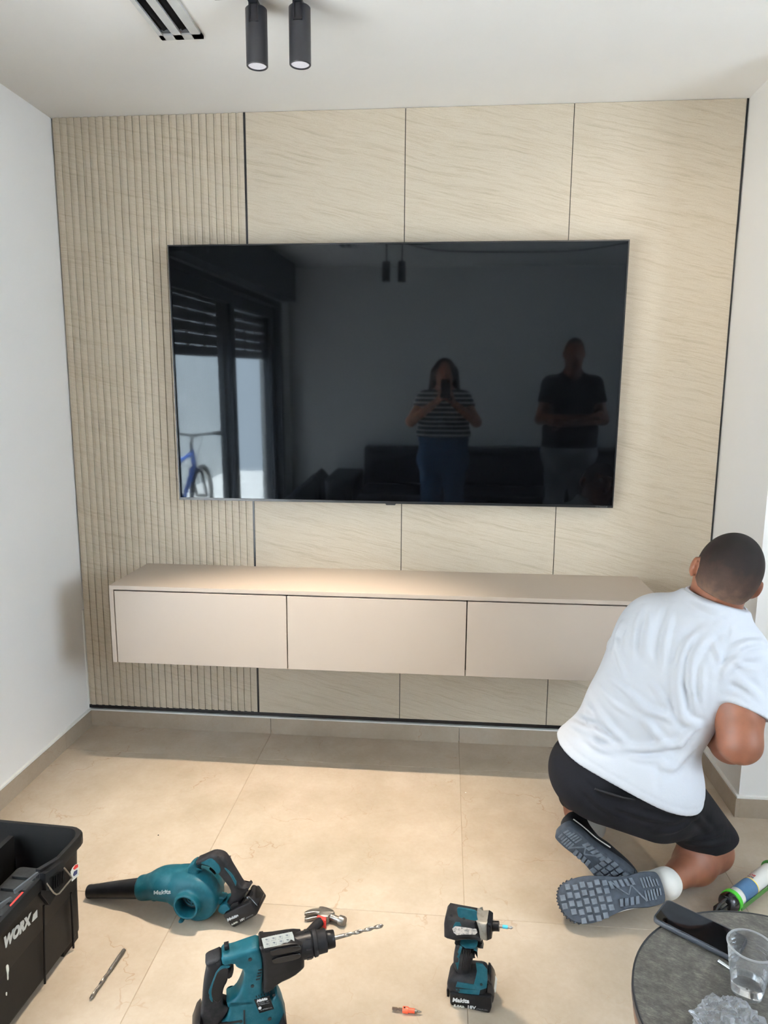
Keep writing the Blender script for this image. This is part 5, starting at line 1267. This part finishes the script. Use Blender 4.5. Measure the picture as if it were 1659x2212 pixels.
def standing(label,x0,y0,Hh_,wide,name='person'):
    r=thing(name,label,'person',(x0,y0,0)); return r
def fig(root,Hh_,sw,hipw,arms,mats,female=False,hem=1.02,sleeve=.6):
    """upright figure facing +y; arms: two (elbow, wrist, hand direction, back-of-hand)"""
    o=np.array(root.location); k=Hh_/1.75; sh=1.44*k; W=lambda x,y,z:o+np.array([x,y,z])
    S=SDF(o+[-.42,-.25,-.01],o+[.42,.50,Hh_+.05],.009)
    hz=Hh_-.115; S.ell(W(0,.01,hz),(.076,.098,.112),None,.02); S.ell(W(0,.045,hz-.055),(.056,.06,.07),None,.03); S.cap(W(0,.105,hz+.0),W(0,.122,hz-.035),.009,.013,.012)
    for s_ in (1,-1): S.ell(W(.078*s_,0,hz-.01),(.012,.02,.032),None,.006); S.ell(W(.03*s_,.10,hz+.015),(.014,.01,.009),None,.006,True)
    S.cap(W(-.02,.10,hz-.066),W(.02,.10,hz-.066),.007,.007,.006)
    S.cap(W(0,-.01,sh-.02),W(0,.005,hz-.06),.062,.054,.04); S.cap(W(-sw,0,sh-.03),W(sw,0,sh-.03),.050,.050,.05); S.cap(W(-sw*.7,-.01,sh-.01),W(0,-.01,sh+.05),.04,.05,.05); S.cap(W(sw*.7,-.01,sh-.01),W(0,-.01,sh+.05),.04,.05,.05); S.cap(W(-sw*.6,0,sh-.2),W(sw*.6,0,sh-.2),.10,.10,.06); S.cap(W(-hipw*.6,0,sh-.45),W(hipw*.6,0,sh-.45),.10,.10,.06)
    for s_,(el,wr,hd,hn_) in zip((-1,1),arms):
        S.cap(W(sw*s_,0,sh-.03),W(*el),.050,.042,.03); S.cap(W(*el),W(*wr),.043,.028,.02); hand(S,W(*wr),hd,hn_,.95,.8,s_)
    for s_ in (1,-1): S.cap(W(hipw*.55*s_,0,.85*k),W(.10*s_,.01,.47*k),.085,.058,.04); S.cap(W(.10*s_,.01,.47*k),W(.10*s_,-.01,.09),.055,.036,.03)
    S.build('body',mats['skin'],root)
    T_=SDF(o+[-.42,-.25,.8],o+[.42,.40,Hh_],.010)
    T_.cap(W(-sw,0,sh-.035),W(sw,0,sh-.035),.062,.062,.06); T_.cap(W(-sw*.7,-.01,sh-.015),W(0,-.01,sh+.045),.05,.055,.05); T_.cap(W(sw*.7,-.01,sh-.015),W(0,-.01,sh+.045),.05,.055,.05); T_.cap(W(-sw*.62,.01,sh-.18),W(sw*.62,.01,sh-.18),.125,.125,.08); T_.cap(W(-hipw*.62,.01,sh-.40),W(hipw*.62,.01,sh-.40),.125,.125,.08); T_.cap(W(-hipw*.62,0,hem),W(hipw*.62,0,hem),.125,.125,.06)
    if female: T_.ell(W(-.085,.085,sh-.18),(.09,.08,.085),None,.04); T_.ell(W(.085,.085,sh-.18),(.09,.08,.085),None,.04)
    for s_,(el,_w,_h,_n) in zip((-1,1),arms):
        a_=W(sw*s_,0,sh-.03); b_=a_+(W(*el)-a_)*sleeve; T_.cap(a_,b_,.068,.062,.03); T_.half(b_,(W(*el)-a_),.10)
    T_.half(W(0,0,hem),(0,0,-1)); T_.half(W(0,.06,sh+.052),(0,.35,1),.12)
    T_.build('shirt',mats['top'],root)
    P_=SDF(o+[-.32,-.25,.04],o+[.32,.25,1.15],.011)
    P_.cap(W(-hipw*.6,0,hem-.03),W(hipw*.6,0,hem-.03),.115,.115,.06); P_.cap(W(-hipw*.62,-.01,.88*k),W(hipw*.62,-.01,.88*k),.125,.125,.06)
    for s_ in (1,-1): P_.cap(W(hipw*.55*s_,0,.85*k),W(.105*s_,.01,.47*k),.105,.078,.04); P_.cap(W(.105*s_,.01,.47*k),W(.105*s_,-.005,.06),.078,.064,.03)
    P_.half(W(0,0,hem+.03),(0,0,1)); P_.half(W(0,0,.07),(0,0,-1)); P_.build('trousers',mats['legs'],root)
    for s_ in (1,-1):
        F_=SDF(o+[-.25,-.15,-.02],o+[.25,.30,.16],.009); F_.cap(W(.105*s_,-.03,.045),W(.115*s_,.15,.036),.046,.04,.02); F_.cap(W(.105*s_,-.01,.1),W(.105*s_,-.01,.05),.045,.05,.03); F_.half(W(0,0,.002),(0,0,-1)); F_.build('shoe',mats['shoe'],root)
    return hz
def stripes():
    q=N('navy_white_striped_knit'); q.set(.85,0,.2); v=q.geo(); sp=q.n('ShaderNodeSeparateXYZ'); q.l(v,sp.inputs[0]); f=q.math('FRACT',q.math('MULTIPLY',sp.outputs[2],26.0)); q.col(q.ramp(f,[(.60,(.012,.014,.03,1)),(.62,(.75,.74,.72,1))])); return q.m
M['skin2']=skinmat('fair_skin',srgb(190,140,115),srgb(172,120,96))
M['jeans']=cloth('blue_denim',srgb(62,92,124),.25,14,.3,.003); M['grey_trousers']=cloth('grey_cotton_trousers',srgb(120,120,124),.12,10,.3,.004); M['black_polo']=cloth('black_polo',(.010,.010,.012,1),.2,10,.3,.004)
M['brown_hair']=plain('long_brown_hair',srgb(46,32,26),.55,var=.3,scale=60)
phc=CAM_POS-CW*.012-CR*.022-CU*.060
wo=standing('woman in a striped top and jeans photographing with a phone, mirrored in the television',1.57,-3.33,1.70,1)
o=np.array(wo.location)
wl=phc-CR*.048-CU*.03-CW*.045-o; wr_=phc+CR*.050-CU*.05-CW*.045-o
hz=fig(wo,1.70,.165,.17,[((-.275,.10,1.18),tuple(wl-np.array([.012,.075,.075])),(.15,.55,.8),(-1,.2,0)),((.275,.10,1.18),tuple(wr_-np.array([-.012,.075,.075])),(-.15,.55,.8),(1,.2,0))],dict(skin=M['skin2'],top=stripes(),legs=M['jeans'],shoe=M['shoe_black']),True,1.05,.42)
Sh=SDF(o+[-.2,-.2,1.2],o+[.2,.2,1.75],.008); Sh.ell(o+[0,-.012,hz+.012],(.093,.108,.112),None,.0); Sh.cap(o+[-.075,-.03,hz],o+[-.105,-.02,hz-.22],.045,.04,.04); Sh.cap(o+[.075,-.03,hz],o+[.105,-.02,hz-.22],.045,.04,.04); Sh.cap(o+[0,-.07,hz],o+[0,-.08,hz-.24],.07,.06,.05)
Sh.ell(o+[0,.10,hz-.035],(.062,.07,.088),None,.01,True); Sh.build('hair',M['brown_hair'],wo)
sp_=thing('smartphone','smartphone held up by the woman in the striped top','phone',mat=Matrix.Translation(Vector(phc))@Matrix(((CR[0],CU[0],-CW[0],0),(CR[1],CU[1],-CW[1],0),(CR[2],CU[2],-CW[2],0),(0,0,0,1))))
slabz(-.038,.038,-.079,.079,-.004,.004,.012,.0015).build('phone_body',M['black_matte'],sp_,True,40)
slabz(-.036,.036,-.077,.077,.0038,.0046,.010,.0003).build('screen',M['screen'],sp_,True,40)
MB().lathe([(0,.008),(.0015,.0075)],(.022,.060,-.0035),(0,0,-1),20).build('camera_lens',M['gloss'],sp_,True)
mn=standing('man in a black polo shirt with folded arms, seen mirrored in the television',2.60,-3.12,1.86,1)
hz=fig(mn,1.86,.175,.16,[((-.25,.06,1.22),(.10,.215,1.24),(.9,.1,.25),(0,1,.1)),((.25,.06,1.22),(-.08,.190,1.20),(-.9,-.1,.1),(0,1,.1))],dict(skin=M['skin'],top=M['black_polo'],legs=M['grey_trousers'],shoe=M['shoe_black']),False,.99,.55)
o=np.array(mn.location); Sh=SDF(o+[-.15,-.18,1.6],o+[.15,.18,1.92],.007); Sh.ell(o+[0,.006,hz+.006],(.080,.102,.113),None,.0); Sh.half(o+[0,.06,hz+.05],(0,1,-.55)); Sh.half(o+[0,0,hz-.03],(0,.25,-1)); Sh.build('hair',M['brown_hair'],mn)

# ---- bicycle on the terrace
bk=thing('bicycle','blue mountain bike parked on the terrace behind the glass door','bicycle',(-.95,-3.80,-.02),math.radians(-90))
M['bike_blue']=plain('bike_blue_paint',srgb(28,92,190),.3); M['tyre']=plain('tyre_rubber',(.015,.015,.015,1),.8)
def wheel(x):
    c_=np.array([x,0,.325]); ring_=lambda R_: [c_+np.array([R_*math.cos(t),0,R_*math.sin(t)]) for t in np.linspace(0,2*math.pi,40,endpoint=False)]
    wroot=MB().tube(ring_(.30),.025,8,True).build('tyre',M['tyre'],bk,True); MB().tube(ring_(.268),.010,6,True).build('rim',M['steel'],wroot,True)
    sp=MB(); [sp.tube([c_+np.array([.02*math.cos(t),.02*(-1)**i,.02*math.sin(t)]),c_+np.array([.265*math.cos(t),0,.265*math.sin(t)])],.0012,4) for i,t in enumerate(np.linspace(0,2*math.pi,24,endpoint=False))]; sp.tube([c_-[0,.05,0],c_+[0,.05,0]],.018,8); sp.build('spokes',M['steel'],wroot)
wheel(.56); wheel(-.50)
BBk,ST,HT,HB_,RA,FA=np.array([-.06,0,.30]),np.array([-.20,0,.74]),np.array([.33,0,.80]),np.array([.37,0,.68]),np.array([-.50,0,.325]),np.array([.56,0,.325])
fm=MB(); fm.tube([BBk,ST],.017,8); fm.tube([ST,HT],.019,8); fm.tube([BBk,HB_],.023,8); fm.tube([HT+(HT-HB_)*.2,HB_],.024,8)
for s_ in (.05,-.05): fm.tube([BBk,RA+[0,s_,0]],.010,6); fm.tube([ST,RA+[0,s_,0]],.009,6)
fm.build('bike_frame',M['bike_blue'],bk,True)
fk=MB(); fk.tube([HB_+[-.005,0,.0],HB_+[.03,0,-.06]],.02,8); fk.tube([HB_+[.03,-.06,-.06],HB_+[.03,.06,-.06]],.02,8)
for s_ in (.06,-.06): fk.tube([HB_+[.03,s_,-.06],FA+[0,s_*.9,0]],[.019,.015],8)
fk.build('fork',M['black_matte'],bk,True)
hb=MB(); hb.tube([HT,HT+[-.02,0,.10],HT+[.06,0,.17]],.015,8); hb.tube(catmull([HT+[.03,-.32,.20],HT+[.05,-.16,.19],HT+[.06,0,.17],HT+[.05,.16,.19],HT+[.03,.32,.20]],4),.012,8); hb.build('handlebar',M['black_matte'],bk,True)
for s_ in (.27,-.27): MB().tube([HT+[.035,s_-.05,.199],HT+[.035,s_+.05,.201]],.018,8).build('grip',M['rubber'],bk,True); MB().tube([HT+[.05,s_*.75,.19],HT+[.12,s_*.95,.17]],.006,6).build('brake_lever',M['black_matte'],bk,True)
MB().tube(catmull([HT+[.06,.1,.19],HT+[.16,.05,.12],HT+[.14,0,-.05],HB_+[.05,.03,-.08]],5),.003,5).build('brake_cable',M['black_matte'],bk,True)
S=SDF((-.42,-.1,.78),(-.05,.1,.92),.008); S.cap((-.34,0,.86),(-.10,0,.865),.045,.02,.02); S.half((-.2,0,.83),(0,0,-1)); S.build('saddle',M['rubber'],bk,1,True); MB().tube([ST-[0,0,.02],ST+[-.03,0,.10]],.013,8).build('seat_post',M['black_matte'],bk,True)
cr=MB(); cr.lathe([(-.004,.085),(.004,.085)],BBk-[0,.045,0],(0,1,0),24); cr.tube([BBk-[0,.06,0],BBk+[.12,-.07,-.11]],.010,6); cr.tube([BBk+[0,.06,0],BBk+[-.12,.07,.11]],.010,6); cr.build('crankset',M['black_matte'],bk,True)
for sgn in (-1,1): MB().box(tuple(BBk+[sgn*-.12-.04,sgn*.07+(-.0 if sgn>0 else -.08),sgn*.11-.008]),tuple(BBk+[sgn*-.12+.04,sgn*.07+(.08 if sgn>0 else .0),sgn*.11+.008])).build('pedal',M['black_matte'],bk)
MB().tube([(-.30,-.06,.33),(-.26,-.16,-.0)],.008,6).build('kickstand',M['black_matte'],bk,True)
